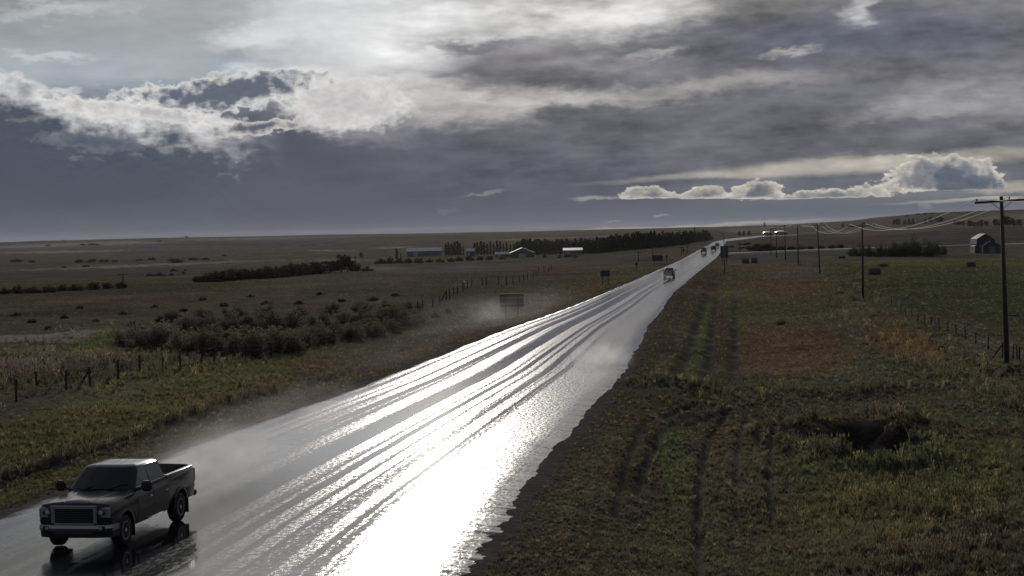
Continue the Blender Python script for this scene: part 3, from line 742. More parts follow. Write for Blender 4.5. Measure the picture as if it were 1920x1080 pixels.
def row(kind, name, pts, label, cat, group, wide=1.0, jit=.12):
    for q in pts:
        plant(kind, name, q[0], q[1], q[2]*rnd.uniform(1-jit, 1+jit), wide*(q[3] if len(q) > 3 else 1)*rnd.uniform(.9, 1.1), label, cat, group)
# willow thicket by the left fence
row('willow', 'willow_shrub', [(345, 654, 56), (385, 657, 62), (430, 657, 66), (478, 654, 64), (525, 649, 58), (570, 641, 50), (612, 634, 46), (655, 627, 42), (700, 620, 38)],
    'grey leaved willow bush in the front row of the thicket behind the left fence', 'bush', 'willows in the front row of the thicket', 1.25)
row('willow', 'willow_shrub', [(250, 645, 56), (285, 650, 60), (320, 645, 58)],
    'low dark willow bush at the left end of the thicket beside the green patch', 'bush', 'willows at the left end of the thicket', 1.2)
row('willow', 'willow_shrub', [(340, 624, 52), (390, 622, 54), (440, 620, 54), (490, 618, 54), (545, 615, 52), (600, 612, 50), (645, 608, 48), (690, 606, 50), (735, 603, 50), (775, 597, 40)],
    'grey leaved willow bush in the middle row of the thicket', 'bush', 'willows in the middle row of the thicket', 1.3)
row('willow', 'willow_shrub', [(320, 598, 30), (380, 594, 30), (440, 590, 30), (500, 588, 30), (560, 586, 28), (620, 582, 28), (680, 580, 30), (730, 580, 32), (770, 578, 26)],
    'willow bush with painted backlit tips along the back of the thicket', 'bush', 'willows along the back of the thicket', 1.4)
row('shrub', 'small_shrub', [(816, 588, 12), (840, 580, 10), (700, 622, 12), (745, 615, 12)], 'small grey shrub at the right end of the willow thicket', 'bush', 'small shrubs beyond the thicket', 1.2)
row('willow', 'willow_shrub', [(365, 640, 38), (410, 642, 42), (455, 641, 42), (503, 638, 42), (550, 634, 36), (592, 626, 34), (636, 620, 32), (680, 613, 30), (722, 610, 34), (758, 602, 34), (265, 636, 40), (303, 634, 42)],
    'shorter willow filling the gap between the front and middle rows of the thicket', 'bush', 'willows between the thicket rows', 1.5)
row('shrub', 'reed_clump', [(250, 606, 9), (300, 600, 10), (345, 580, 9), (180, 598, 7), (420, 570, 8), (500, 566, 9), (560, 566, 9), (640, 562, 8), (700, 560, 9), (120, 592, 7), (60, 600, 8), (230, 585, 7), (380, 560, 7), (470, 554, 6), (600, 550, 6), (740, 552, 7), (90, 612, 8), (30, 588, 7), (290, 572, 6), (150, 575, 6)],
    'low dark clump of reeds on the brown field behind the thicket', 'reeds', 'reed clumps behind the thicket', 1.9)
# belt of scrub further back
row('shrub', 'scrub_tree', [(372, 528, 15), (398, 527, 20), (425, 526, 20), (450, 524, 23), (476, 522, 21), (502, 521, 24), (528, 519, 22), (552, 516, 24), (578, 514, 22), (600, 512, 24), (668, 508, 16), (688, 507, 12), (385, 528, 18), (411, 527, 20), (437, 525, 22), (463, 523, 22), (489, 522, 23), (515, 520, 23), (540, 518, 23), (565, 515, 23), (589, 513, 24)],
    'dark scrub tree in the long belt left of the farm', 'tree', 'scrub trees in the long belt', 1.5)
row('decid', 'scrub_tree', [(618, 511, 26), (628, 511, 30), (640, 510, 32), (652, 510, 29)], 'taller rounded tree in the clump near the right end of the scrub belt', 'tree', 'taller clump in the scrub belt', 1.3)
row('shrub', 'field_shrub', [(8, 548, 14), (34, 547, 16), (62, 546, 13), (92, 545, 16), (118, 543, 15), (142, 542, 14), (176, 540, 15), (200, 539, 14), (226, 538, 13)],
    'dark rounded field shrub in the hedge at the left edge', 'bush', 'shrubs in the hedge at the left edge', 1.5)
row('shrub', 'field_shrub', [(282, 518, 8), (300, 517, 10), (322, 516, 6), (344, 514, 5), (325, 509, 6), (348, 508, 4)], 'small dark bush standing alone left of the scrub belt', 'bush', 'small bushes left of the scrub belt', 1.6)
row('shrub', 'far_shrub', [(150, 493, 7), (172, 492, 8), (195, 492, 7), (215, 491, 5), (262, 489, 5), (284, 488, 6), (322, 489, 5), (333, 492, 8), (362, 488, 6), (385, 487, 5), (120, 502, 4), (160, 501, 5), (30, 492, 8), (60, 493, 6), (420, 480, 4), (90, 461, 3), (155, 460, 4), (172, 460, 5), (182, 460, 4), (300, 452, 3), (120, 452, 3), (350, 445, 3)],
    'low dark bush far off on the pale left hills', 'bush', 'low bushes on the left hills', 2.2)
row('decid', 'field_tree', [(678, 484, 11), (666, 485, 6)], 'lone small tree in the field left of the farm', 'tree', 'lone trees left of the farm', 1.1)
# farm plantings
row('shrub', 'farm_hedge_shrub', [(714, 495, 12), (730, 494, 13), (748, 493, 12), (765, 494, 10), (785, 493, 10), (806, 491, 9), (824, 491, 9), (845, 490, 9), (862, 489, 9), (880, 488, 9), (900, 487, 9), (918, 486, 8), (940, 485, 6), (1022, 482, 5), (1050, 483, 6), (1064, 483, 7), (1078, 483, 6)],
    'brown shrub in the hedge in front of the farm buildings', 'bush', 'shrubs in the farm hedge', 1.5)
row('poplar', 'poplar', [(744, 487, 22, 1.3), (752, 487, 14), (836, 481, 25, 1.3), (841, 481, 26, 1.4), (847, 481, 26, 1.4), (853, 481, 25, 1.4), (858, 481, 27, 1.4), (863, 480, 25, 1.4), (869, 480, 20)],
    'dark narrow poplar behind the long farm shed', 'tree', 'poplars behind the long shed', 1.0, .08)
row('poplar', 'poplar', [(890, 480, 24, 1.3), (895, 480, 28, 1.3), (902, 479, 28, 1.4), (908, 479, 25, 1.4), (914, 479, 24, 1.4), (920, 479, 27), (926, 479, 25), (932, 478, 26), (938, 478, 25), (944, 478, 24), (950, 478, 23), (957, 478, 22), (963, 477, 16)],
    'slim poplar in the row right of the small farmhouse', 'tree', 'poplars right of the farmhouse', 1.0, .08)
# dark shelterbelt
def belt():
    tops = np.array([[966, 458], [978, 450], [995, 444], [1010, 447], [1040, 449], [1080, 446], [1120, 444], [1150, 440], [1200, 436], [1250, 434], [1300, 431], [1326, 431], [1338, 443]])
    base = np.array([[966, 477], [1060, 476], [1120, 475], [1170, 471], [1240, 464], [1300, 455], [1338, 448.5]])
    for k, x in enumerate(np.arange(968, 1338, 4.6)):
        b = np.interp(x, base[:, 0], base[:, 1]); t = np.interp(x, tops[:, 0], tops[:, 1])
        kind = 'spruce' if (x > 1085 or k % 3 == 0) else 'decid'
        plant(kind, 'shelterbelt_tree', x+rnd.uniform(-2, 2), b+rnd.uniform(-1, .4), (b-t)*rnd.uniform(.86, 1.06), 1.5 if kind == 'spruce' else 1.0, 'dark tree in the long shelterbelt between the farm and the highway', 'tree', 'trees of the long shelterbelt')
    for k, x in enumerate(np.arange(1090, 1334, 6.5)):
        b = np.interp(x, base[:, 0], base[:, 1]); t = np.interp(x, tops[:, 0], tops[:, 1])
        plant('spruce', 'shelterbelt_tree', x+rnd.uniform(-2, 2), b+rnd.uniform(-1, .4), (b-t)*rnd.uniform(.7, .95), 1.8, 'dark tree in the long shelterbelt between the farm and the highway', 'tree', 'trees of the long shelterbelt', dy=.03)
belt()
row('spruce', 'spruce', [(1433, 424.5, 9)], 'lone pointed spruce on the skyline above the far highway bend', 'tree', None, 1.8, 0)
row('spruce', 'spruce', [(1303, 430, 5)], 'tiny pointed spruce on the skyline above the shelterbelt', 'tree', None, 1.8, 0)
# right hand grove
row('dome', 'grove_tree', [(1598, 479, 20), (1612, 480, 27), (1632, 481, 29), (1652, 481, 31), (1672, 481, 33), (1694, 481, 35), (1734, 480, 37), (1752, 479, 32), (1766, 478, 22), (1683, 480, 28), (1744, 481, 30)],
    'rounded leafy tree in the grove left of the barn', 'tree', 'trees of the grove left of the barn', .8, .05)
row('dome', 'grove_tree', [(1712, 480, 43)], 'tallest rounded tree standing in the middle of the right grove', 'tree', None, .75, 0)
row('decid', 'ridge_tree', [(1676, 422, 11), (1684, 422, 13), (1620, 424, 7), (1580, 426, 8), (1590, 426, 6), (1745, 417, 10), (1756, 416, 9), (1766, 415, 9), (1790, 422, 9), (1798, 422, 10), (1806, 422, 9), (1818, 425, 12), (1828, 426, 10), (1838, 426, 14), (1850, 425, 11), (1868, 425, 16), (1880, 425, 20), (1890, 425, 19), (1900, 425, 14), (1912, 425, 13), (1940, 424, 15)],
    'dark tree scattered along the foot of the right hill', 'tree', 'trees along the foot of the right hill', 1.1)
row('spruce', 'ridge_spruce', [(1697, 421, 11), (1705, 421, 11), (1712, 421, 14), (1735, 419, 9), (1763, 416, 12)], 'small pointed conifer below the right skyline', 'tree', 'conifers below the right skyline', 1.5)
row('shrub', 'ridge_shrub', [(1700, 405, 3), (1722, 403, 3.5), (1735, 402, 3.5), (1748, 401, 3), (1500, 424, 2.5), (1540, 421, 2.5)], 'low scrub dot on the right hand skyline', 'bush', 'scrub on the right skyline', 2.5)
row('shrub', 'roadside_bush', [(1388, 458.5, 4), (1395, 458.5, 4), (1402, 458, 6), (1372, 464, 4), (1388, 467, 4), (1394, 466, 3.5), (1403, 465, 4)], 'low dark bush between the far highway and the side road', 'bush', 'bushes inside the highway bend', 1.8)
row('shrub', 'roadside_bush', [(1414, 470, 14), (1424, 470, 16), (1436, 470, 15), (1450, 470, 11), (1466, 469, 10), (1484, 468, 9), (1502, 468, 9), (1520, 467, 8), (1540, 466, 8), (1560, 466, 8), (1578, 465, 8)], 'dark bush in the row behind the wet side road', 'bush', 'bushes behind the side road', 1.7)
row('willow', 'verge_bush', [(1462, 597, 16, 1.3)], 'small dark round bush alone on the right grass verge', 'bush', None, 1.1, 0)
row('shrub', 'fence_weeds', [(1745, 640, 14), (1765, 652, 16), (1790, 664, 15), (1815, 672, 14), (1850, 690, 16), (1600, 566, 9), (1640, 590, 9), (1575, 548, 8), (1900, 690, 18), (1880, 700, 16)], 'tangled brown weeds growing along the right fence', 'weeds', 'weeds along the right fence', 1.5)

# ------------------------------------------------------------------ plain materials
def mat(name, col, rough=.6, metal=0.0, spec=.5, noise=0.0, nscale=4.0, coat=0.0, emit=None, wet=0.0):
    m, g, b = new_mat(name); nt = m.node_tree
    b.inputs['Base Color'].default_value = (*col, 1); b.inputs['Roughness'].default_value = rough; b.inputs['Metallic'].default_value = metal
    b.inputs['Specular IOR Level'].default_value = spec; b.inputs['Coat Weight'].default_value = coat; b.inputs['Coat Roughness'].default_value = .06
    if noise:
        n = g.noise(g.n('ShaderNodeTexCoord', out=3), nscale, 5, .62)
        nt.links.new(g.vm('SCALE', col, n*noise*2+(1-noise)).o, b.inputs['Base Color'])
        nt.links.new((n*.35+(rough-.17)).o, b.inputs['Roughness'])
    return m
M_WOOD = mat('weathered_wood', (.035, .030, .026), .85, noise=.5, nscale=3)
M_POLE = mat('pole_wood', (.060, .050, .043), .8, noise=.45, nscale=2)
M_GALV = mat('galvanised_steel', (.42, .42, .43), .32, metal=1, noise=.15)
M_WIRE = mat('aluminium_conductor', (.42, .42, .43), .75, spec=.2)
M_FWIRE = mat('fence_wire', (.22, .21, .20), .8, spec=.1)
M_DARK = mat('dark_metal', (.03, .03, .032), .5)
M_INS = mat('porcelain', (.045, .035, .03), .3)
M_SIGN = mat('sign_back', (.05, .053, .056), .7, noise=.2)
M_ROOF = mat('metal_roof', (.55, .55, .56), .32, metal=.85, noise=.12, nscale=1)
M_PALE = mat('pale_siding', (.34, .34, .35), .7, noise=.15)
M_GREY = mat('grey_siding', (.13, .14, .15), .75, noise=.2)
M_BARN = mat('barn_boards', (.055, .058, .064), .8, noise=.35)
M_PALEGREY = mat('pale_grey', (.5, .5, .5), .5)
M_HAY = mat('hay', (.085, .07, .052), .95, noise=.5, nscale=5)
M_TANK = mat('tank_steel', (.05, .045, .045), .5, noise=.2)

class MB:
    """collects shapes for one mesh"""
    def __init__(s): s.V = []; s.F = []
    def add(s, V, F_):
        k = len(s.V); s.V += [Vector(v) for v in V]; s.F += [tuple(i+k for i in f) for f in F_]; return s
    def box(s, c, d, rz=0.0, bev=0.0):
        cx, cy, cz = c; x, y, z = d[0]/2, d[1]/2, d[2]/2; co, si = math.cos(rz), math.sin(rz)
        b = min(bev, x*.9, y*.9, z*.9)
        if b <= 0:
            P = [(-x, -y, -z), (x, -y, -z), (x, y, -z), (-x, y, -z), (-x, -y, z), (x, -y, z), (x, y, z), (-x, y, z)]
            Fs = [(0, 3, 2, 1), (4, 5, 6, 7), (0, 1, 5, 4), (1, 2, 6, 5), (2, 3, 7, 6), (3, 0, 4, 7)]
        else:
            def ring(w, h, zz, c_): return [(-w+c_, -h, zz), (w-c_, -h, zz), (w, -h+c_, zz), (w, h-c_, zz), (w-c_, h, zz), (-w+c_, h, zz), (-w, h-c_, zz), (-w, -h+c_, zz)]
            L = [ring(x-b, y-b, -z, b*.4), ring(x, y, -z+b, b), ring(x, y, z-b, b), ring(x-b, y-b, z, b*.4)]
            P = sum(L, []); Fs = [tuple(range(7, -1, -1)), tuple(range(24, 32))]
            for k in range(3):
                for i in range(8): Fs.append((k*8+i, k*8+(i+1) % 8, k*8+8+(i+1) % 8, k*8+8+i))
        return s.add([(cx+p[0]*co-p[1]*si, cy+p[0]*si+p[1]*co, cz+p[2]) for p in P], Fs)
    def tube(s, a, b, ra, rb=None, n=8):
        V, Fc = [], []; tube(V, Fc, a, b, ra, ra if rb is None else rb, n); return s.add(V, Fc)
    def poly(s, pts, a, b, axis=1):
        """prism: 2-D outline (u, z) drawn along an axis from a to b"""
        n = len(pts)
        f = (lambda u, z, t: (u, t, z)) if axis == 1 else (lambda u, z, t: (t, u, z))
        V = [f(u, z, a) for u, z in pts]+[f(u, z, b) for u, z in pts]
        Fs = [tuple(range(n)), tuple(range(2*n-1, n-1, -1))]+[(i, i+n, (i+1) % n+n, (i+1) % n) for i in range(n)]
        return s.add(V, Fs)
    def lathe(s, prof, n=20, axis='y', c=(0, 0, 0)):
        V = []; Fs = []
        for (r, t) in prof:
            for i in range(n):
                a = 6.28318*i/n; u, w = math.cos(a)*r, math.sin(a)*r
                V.append((c[0]+u, c[1]+t, c[2]+w) if axis == 'y' else (c[0]+u, c[1]+w, c[2]+t) if axis == 'z' else (c[0]+t, c[1]+u, c[2]+w))
        m = len(prof)
        for k in range(m-1):
            for i in range(n): Fs.append((k*n+i, k*n+(i+1) % n, (k+1)*n+(i+1) % n, (k+1)*n+i))
        Fs.append(tuple(range(n))[::-1]); Fs.append(tuple((m-1)*n+i for i in range(n)))
        return s.add(V, Fs)
    def mesh(s, name, m, smooth=False):
        me = raw_mesh(name, s.V, s.F, [m])
        bm = bmesh.new(); bm.from_mesh(me); bmesh.ops.recalc_face_normals(bm, faces=bm.faces); bm.to_mesh(me); bm.free()
        if smooth: me.shade_smooth()
        return me
    def build(s, name, m, parent=None, smooth=False): return link(name, s.mesh(name, m, smooth), None, parent)
def empty(name, loc, rz=0.0, label=None, cat=None, group=None):
    e = bpy.data.objects.new(name, None); COL.objects.link(e); e.location = loc; e.rotation_euler = (0, 0, rz); tag(e, label, cat, group); return e
def copy_tree(o, parent=None):
    kids = list(o.children); c = o.copy(); COL.objects.link(c); c.parent = parent
    for k in kids: copy_tree(k, c)
    return c
def gz(x, y): return float(H(np.array([x], float), np.array([y], float))[0])
def ppm(px, py):
    x, y, z = at(px, py); return F/math.hypot(x, y)

# ------------------------------------------------------------------ utility poles and conductors
PBASE = [(1888, 670, 1873.5, 366), (1618, 557, 1616, 417), (1537.5, 510, 1531, 417), (1497, 497, 1494.5, 421.5), (1473, 487.5, 1471, 422.5), (1456, 480.5, 1455, 424.5), (1445.5, 476, 1444.5, 425.5)]
PW = ['nearest and tallest, at the right edge', 'second nearest, in front of the grove', 'third from the near end', 'fourth from the near end', 'fifth from the near end, crossing the wet side road', 'sixth from the near end, slim and far', 'farthest standing one, slim beside the highway bend']
def build_poles():
    pos = []
    for bx, by, tx, ty in PBASE:
        x, y, z = at(bx, by); d = math.hypot(x, y); pos.append((x, y, z, (by-ty)*d/F))
    x0, y0, z0, h0 = pos[0]; x1, y1, z1, h1 = pos[1]
    arms = []
    for i, (x, y, z, h) in enumerate(pos):
        a = pos[max(0, i-1)]; b = pos[min(len(pos)-1, i+1)]
        ang = math.atan2(b[1]-a[1], b[0]-a[0]) - math.pi/2        # cross-arm lies across the line
        e = empty('utility_pole', (x, y, z), ang, 'brown wooden utility pole with crossarm, '+PW[i], 'utility pole', 'utility poles along the right fence')
        lean = ((PBASE[i][2]-PBASE[i][0]) + (PBASE[i][1]-PBASE[i][3])*math.tan(ROLL))*math.hypot(x, y)/F*.8
        tx, ty = lean*math.cos(-ang), lean*math.sin(-ang)
        MB().tube((0, 0, -.4), (tx, ty, h), .16, .105, 12).build('pole', M_POLE, e, True)
        c = (tx*.97, ty*.97+.14, h-.28); tilt = .07 if i == 0 else 0.0
        MB().add(*_beam((c[0]-1.55, c[1], c[2]-tilt), (c[0]+1.6, c[1], c[2]+tilt), .11, .13)).build('crossarm', M_POLE, e)
        for s in (-1, 1): MB().tube((c[0]+s*.62, c[1], c[2]-.03), (tx*.9, ty*.9+.12, h-.85), .022, None, 6).build('brace', M_GALV, e)
        pts = []
        for k, u in enumerate((-1.42, .48, 1.44)):
            q = (c[0]+u, c[1], c[2]+tilt*u/1.5)
            MB().tube(q, (q[0], q[1], q[2]+.17), .015, None, 6).lathe([(.03, .10), (.062, .12), (.045, .15), (.065, .17), (.05, .21), (.03, .235)], 10, 'z', q).build('insulator', M_INS, e, True)
            pts.append((q[0], q[1], q[2]+.25))
        if i == 0:
            MB().box((.42, 0, 2.95), (.62, .05, .07)).build('bracket', M_POLE, e)
            MB().tube((.13, .02, -.2), (.13, .02, 2.9), .03, None, 6).build('conduit', M_GALV, e)
        co, si = math.cos(ang), math.sin(ang)
        arms.append([Vector((x+p[0]*co-p[1]*si, y+p[0]*si+p[1]*co, z+p[2])) for p in pts])
    nxt = [a*2-b for a, b in zip(arms[0], arms[1])]
    arms = [nxt]+arms
    arms.append([a+(a-b) for a, b in zip(arms[-1], arms[-2])])
    for k, nm in enumerate(('left hand conductor on the pole crossarms, thin and silvery', 'middle conductor just right of the pole tops, thin and silvery', 'right hand conductor at the far end of the crossarms, thin and silvery')):
        V, Fs = [], []; path = []
        for a, b in zip(arms[:-1], arms[1:]):
            p, q = a[k], b[k]; L = (q-p).length
            for j in range(20):
                t = j/20; w = p.lerp(q, t); w.z -= 1.35*(L/120)**2*4*t*(1-t); path.append(w)
        path.append(arms[-1][k]); n = 6
        for i, p in enumerate(path):
            d = (path[min(i+1, len(path)-1)]-path[max(i-1, 0)]).normalized(); u = Vector((0, 0, 1)).cross(d).normalized(); w = d.cross(u); r = .022
            for j in range(n): V.append(p+u*math.cos(j*6.2832/n)*r+w*math.sin(j*6.2832/n)*r)
        for i in range(len(path)-1):
            for j in range(n): Fs.append((i*n+j, i*n+(j+1) % n, (i+1)*n+(j+1) % n, (i+1)*n+j))
        o = link('power_line', raw_mesh('power_line', V, Fs, [M_WIRE], smooth=True)); tag(o, nm, 'wire', 'conductors strung between the utility poles')
def _beam(a, b, w, h):
    a = Vector(a); b = Vector(b); d = (b-a).normalized(); u = Vector((0, 0, 1)).cross(d).normalized()*w/2; v = Vector((0, 0, 1))*h/2
    V = [a-u-v, a+u-v, a+u+v, a-u+v, b-u-v, b+u-v, b+u+v, b-u+v]
    return V, [(0, 1, 2, 3), (7, 6, 5, 4), (0, 4, 5, 1), (1, 5, 6, 2), (2, 6, 7, 3), (3, 7, 4, 0)]
build_poles()

# ------------------------------------------------------------------ wire fences
def fence(name, posts, label, hgt, wires, brace=(), mw=None, r=.055):
    P = [at(x, y) for x, y in posts]
    e = empty(name, P[0], 0, label, 'fence'); o = Vector(P[0])
    rr = random.Random(len(posts))
    for i, p in enumerate(P):
        q = Vector(p)-o; h = hgt*rr.uniform(.85, 1.12); k = (rr.uniform(-.06, .06), rr.uniform(-.06, .06))
        m = MB().tube((q.x, q.y, q.z-.2), (q.x+k[0], q.y+k[1], q.z+h), r*rr.uniform(.8, 1.25), r*rr.uniform(.7, 1.1), 7)
        if i in brace: m.tube((q.x-.75, q.y-.1, q.z-.1), (q.x, q.y, q.z+h*.85), r*.9, None, 7)
        m.build('post', M_WOOD, e)
    for w in wires:
        m = MB()
        for a, b in zip(P[:-1], P[1:]):
            a = Vector(a)-o+Vector((0, 0, hgt*w)); b = Vector(b)-o+Vector((0, 0, hgt*w)); c = (a+b)/2-Vector((0, 0, .03))
            m.tube(a, c, .006, None, 4).tube(c, b, .006, None, 4)
        m.build('wire', M_FWIRE, e)
fence('wire_fence', [(-140, 781), (-90, 769), (-50, 760), (-10, 750), (30, 739), (70, 727), (124, 722), (169, 714), (222, 702), (262, 695), (305, 688), (338, 682), (378, 673), (402, 669), (432, 664), (461, 663), (487, 658), (509, 653), (540, 648), (580, 641), (625, 634), (670, 624), (710, 612), (750, 596), (784, 579), (792, 576), (812, 571), (825, 567)],
      'dark wooden post and wire fence in front of the willow thicket on the left', 1.25, (.9, .62, .35), (7,), r=.075)
fence('wire_fence', [(837, 560), (843, 557), (851, 552), (858, 548), (868, 543), (876, 538), (884, 534), (904, 531.5), (912, 531), (935, 531), (950, 531), (962, 529.5), (974, 526), (982, 524), (989, 521.5), (1000, 517), (1005, 514), (1010, 511.5), (1020, 509), (1028, 507), (1034, 506)],
      'far wooden post fence running past the roadside billboard', 1.5, (.9, .62, .35), (0, 20), r=.09)
fence('wire_fence', [(1907, 664), (1899, 661), (1879, 659), (1852, 646), (1829.5, 636.5), (1811, 627), (1793, 619), (1777, 612), (1761, 610), (1747, 606), (1734, 601), (1721, 598), (1709.5, 590), (1698, 584), (1689, 578), (1680, 572), (1671, 568), (1650, 559), (1635, 553), (1620, 547), (1604, 540), (1596, 538), (1576, 527), (1556, 515), (1545, 508), (1535, 502)],
      'post and wire fence with pale strands beside the utility poles on the right', .95, (.95, .65, .38), (2,))
fence('wire_fence', [(1911, 663), (1935, 664), (1965, 665)], 'short side fence running off the right edge behind the nearest utility pole', .95, (.95, .6))

# ------------------------------------------------------------------ signs, lamp, tanks
def board(name, x0, x1, y0, y1, yb, label, cat, legs=(.2, .8), m=M_SIGN, rz=.12, rails=True, legw=.12, top=False):
    cx = (x0+x1)/2; x, y, z = at(cx, yb); s = F/math.hypot(x, y); w = (x1-x0)/s; h = (y1-y0)/s; b = (yb-y1)/s
    e = empty(name, (x, y, z), rz, label, cat)
    MB().box((0, 0, b+h/2), (w, .06, h)).build('panel', m, e)
    for t in legs: MB().box((-w/2+t*w, -.11, (b+h*.96)/2-.2), (legw, .14, b+h*.96+.4)).build('post', M_WOOD, e)
    if rails:
        for t in (.25, .72): MB().box((0, -.045, b+h*t), (w*.99, .025, .07)).build('rail', M_GREY, e)
    if top: MB().box((0, 0, b+h+.03), (w*1.02, .14, .07)).build('cap', mat('weathered_cap', (.25, .25, .25), .7), e)
    return e
board('billboard', 937, 982.5, 541.5, 566, 587, 'grey back of a wide roadside billboard on two posts by the left fence', 'billboard', (.24, .75), top=True)
board('road_sign', 1126, 1143.5, 503.5, 514.5, 531, 'small dark brown sign panel on two thin posts left of the highway', 'sign', (.2, .82), mat('brown_sign', (.045, .038, .036), .6))
board('road_sign', 1222.5, 1243, 478, 489, 495, 'wide low dark sign beyond the small brown one, left of the driving pickup', 'sign', (.2, .8), mat('dark_sign', (.05, .046, .046), .6))
board('road_sign', 1191.5, 1195.5, 488, 494, 507, 'tiny square sign on one slim post in the left verge', 'sign', (.5,), M_TANK, rails=False)
board('road_sign', 1248.5, 1251.5, 478, 484, 491, 'narrow upright marker sign beside the wide low dark sign', 'sign', (.5,), M_TANK, rails=False)
board('road_sign', 1279.5, 1283.5, 466, 471, 477, 'tiny dark sign between two thin poles left of the far highway', 'sign', (.5,), M_TANK, rails=False)
board('highway_sign', 1351, 1366, 459, 481, 495, 'tall dark blue grey sign back on two posts at the side road junction', 'sign', (.25, .75), mat('blue_sign_back', (.085, .09, .10), .6))
board('road_sign', 874, 877, 484, 490, 500, 'thin marker post standing in the field below the farm hedge', 'sign', (.5,), M_TANK, rails=False)
def street_lamp():
    x, y, z = at(1358.5, 509); s = F/math.hypot(x, y); h = 77/s
    e = empty('street_lamp', (x, y, z), 0, 'tall grey street lamp with a short arm at the side road junction', 'street lamp')
    MB().tube((0, 0, -.2), (0, 0, h), .13, .07, 10).build('pole', M_GREY, e, True)
    MB().tube((0, 0, h-.3), (-.7, 0, h+.15), .05, .045, 8).tube((-.7, 0, h+.15), (-1.35, 0, h+.25), .045, .04, 8).build('arm', M_GREY, e)
    MB().box((-1.55, 0, h+.24), (.6, .26, .14), 0, .05).build('lamp_head', M_GREY, e)
street_lamp()
def plain_pole(px, yb, yt, label):
    x, y, z = at(px, yb); h = (yb-yt)*math.hypot(x, y)/F
    e = empty('utility_pole', (x, y, z), 0, label, 'utility pole')
    MB().tube((0, 0, -.3), (0, 0, h), .15, .1, 8).build('pole', M_POLE, e, True)
    MB().box((0, .12, h-.35), (2.2, .1, .12)).build('crossarm', M_POLE, e)
for a in [(1197.5, 489, 469, 'short thin utility pole left of the wide low dark sign'), (1278, 479, 462, 'left one of two thin poles beside the far highway'), (1288.5, 476, 459, 'right one of two thin poles beside the far highway'), (1224, 480, 461, 'thin pole rising behind the wide low dark sign'),
          (231, 538, 510, 'thin pole at the right end of the far left hedge'), (1387.5, 475, 454, 'thin pole standing just behind the wet side road')]: plain_pole(*a)
def glint_post():
    x, y, z = at(870.5, 540); s = F/math.hypot(x, y)
    e = empty('marker_post', (x, y, z), 0, 'thin fence marker post with a shining metal cap', 'post')
    MB().tube((0, 0, -.2), (0, 0, 16/s-.1), .04, None, 8).build('post', M_WOOD, e)
    MB().lathe([(.02, -.2), (.14, -.12), (.2, 0), (.14, .12), (.02, .2)], 16, 'z', (0, 0, 16/s)).build('cap', mat('bright_metal', (.9, .9, .9), .16, metal=1), e, True)
glint_post()
for i, (x0, x1, yt) in enumerate([(1383.6, 1388.6, 433), (1392.3, 1397.2, 432.8), (1402.2, 1407.2, 432)]):
    x, y, z = at((x0+x1)/2, 441); s = F/math.hypot(x, y); r = (x1-x0)/s/2; h = (441-yt)/s
    e = empty('storage_tank', (x, y, z), 0, ['left', 'middle', 'right'][i]+'most of three dark upright tanks beside the far highway bend' if i != 1 else 'middle one of three dark upright tanks beside the far highway bend', 'tank', 'dark tanks by the highway bend')
    MB().lathe([(r, -.3), (r, h*.92), (r*.85, h*.97), (r*.2, h)], 16, 'z').build('shell', M_TANK, e, True)
    MB().box((r+.05, 0, h*.45), (.08, .5, h*.9)).build('ladder', M_GREY, e)

# ------------------------------------------------------------------ buildings
def shed(name, x0, x1, yt, ye, yb, label, cat='shed', depth=None, wall=M_GREY, roof=M_ROOF, rz=0.0, end=False, door=True, pitch=None):
    """eaves side to the camera unless end; yt ridge row, ye eaves row, yb foot row"""
    x, y, z = at((x0+x1)/2, yb); s = F/math.hypot(x, y); w = (x1-x0)/s; he = (yb-ye)/s; hr = (yb-yt)/s; d = depth or (w*.55 if not end else w*1.6)
    e = empty(name, (x, y+d/2, z), rz, label, cat)
    if end: pts = [(-w/2, -.5), (w/2, -.5), (w/2, he), (0, hr), (-w/2, he)]; MB().poly(pts, -d/2, d/2, 1).build('wall', wall, e)
    else: pts = [(-d/2, -.5), (d/2, -.5), (d/2, he), (0, hr), (-d/2, he)]; MB().poly(pts, -w/2, w/2, 0).build('wall', wall, e)
    a = (w if end else d)/2; L = (d if end else w)/2+.35; ov = .35; sl = (hr-he)/a
    for sg in (-1, 1):
        pts = [(0, hr+.02), (sg*(a+ov), he-ov*sl+.02), (sg*(a+ov), he-ov*sl+.14), (0, hr+.14)]
        MB().poly(pts, -L, L, 1 if end else 0).build('roof_slope', roof, e)
    if door:
        if end: MB().box((0, -d/2-.03, he*.42), (w*.3, .05, he*.84)).build('door', M_PALE, e)
        else:
            MB().box((-w*.25, -d/2-.03, he*.42), (min(3.4, w*.22), .05, he*.84)).build('door', M_PALE, e)
            for t in (.1, .32): MB().box((w*t, -d/2-.03, he*.6), (1.0, .05, .8)).build('window', M_DARK, e)
    return e
shed('machine_shed', 763, 828, 465.3, 471, 481, 'long low farm shed with pale grey roof behind poplars, left of the farmyard', depth=14)
shed('farmhouse', 875, 890, 465.3, 470.8, 481, 'small dark farmhouse with pale roof between two poplar groups', 'house', depth=8, wall=M_BARN)
shed('farm_garage', 929, 956, 472, 476, 482, 'low pale roofed building below the right poplar row', depth=8)
shed('quonset_shed', 957, 1002, 464, 473, 482, 'wide grey gabled farm shed left of the dark shelterbelt', end=True, depth=22, wall=mat('shed_grey', (.10, .10, .105), .8, noise=.15), roof=mat('shed_roof_grey', (.2, .2, .2), .6))
shed('machine_shed', 1057, 1092, 465, 469, 480, 'grey machine shed with a bright roof edge in front of the shelterbelt', depth=12, wall=mat('shed_wall_light', (.16, .165, .175), .75, noise=.15))
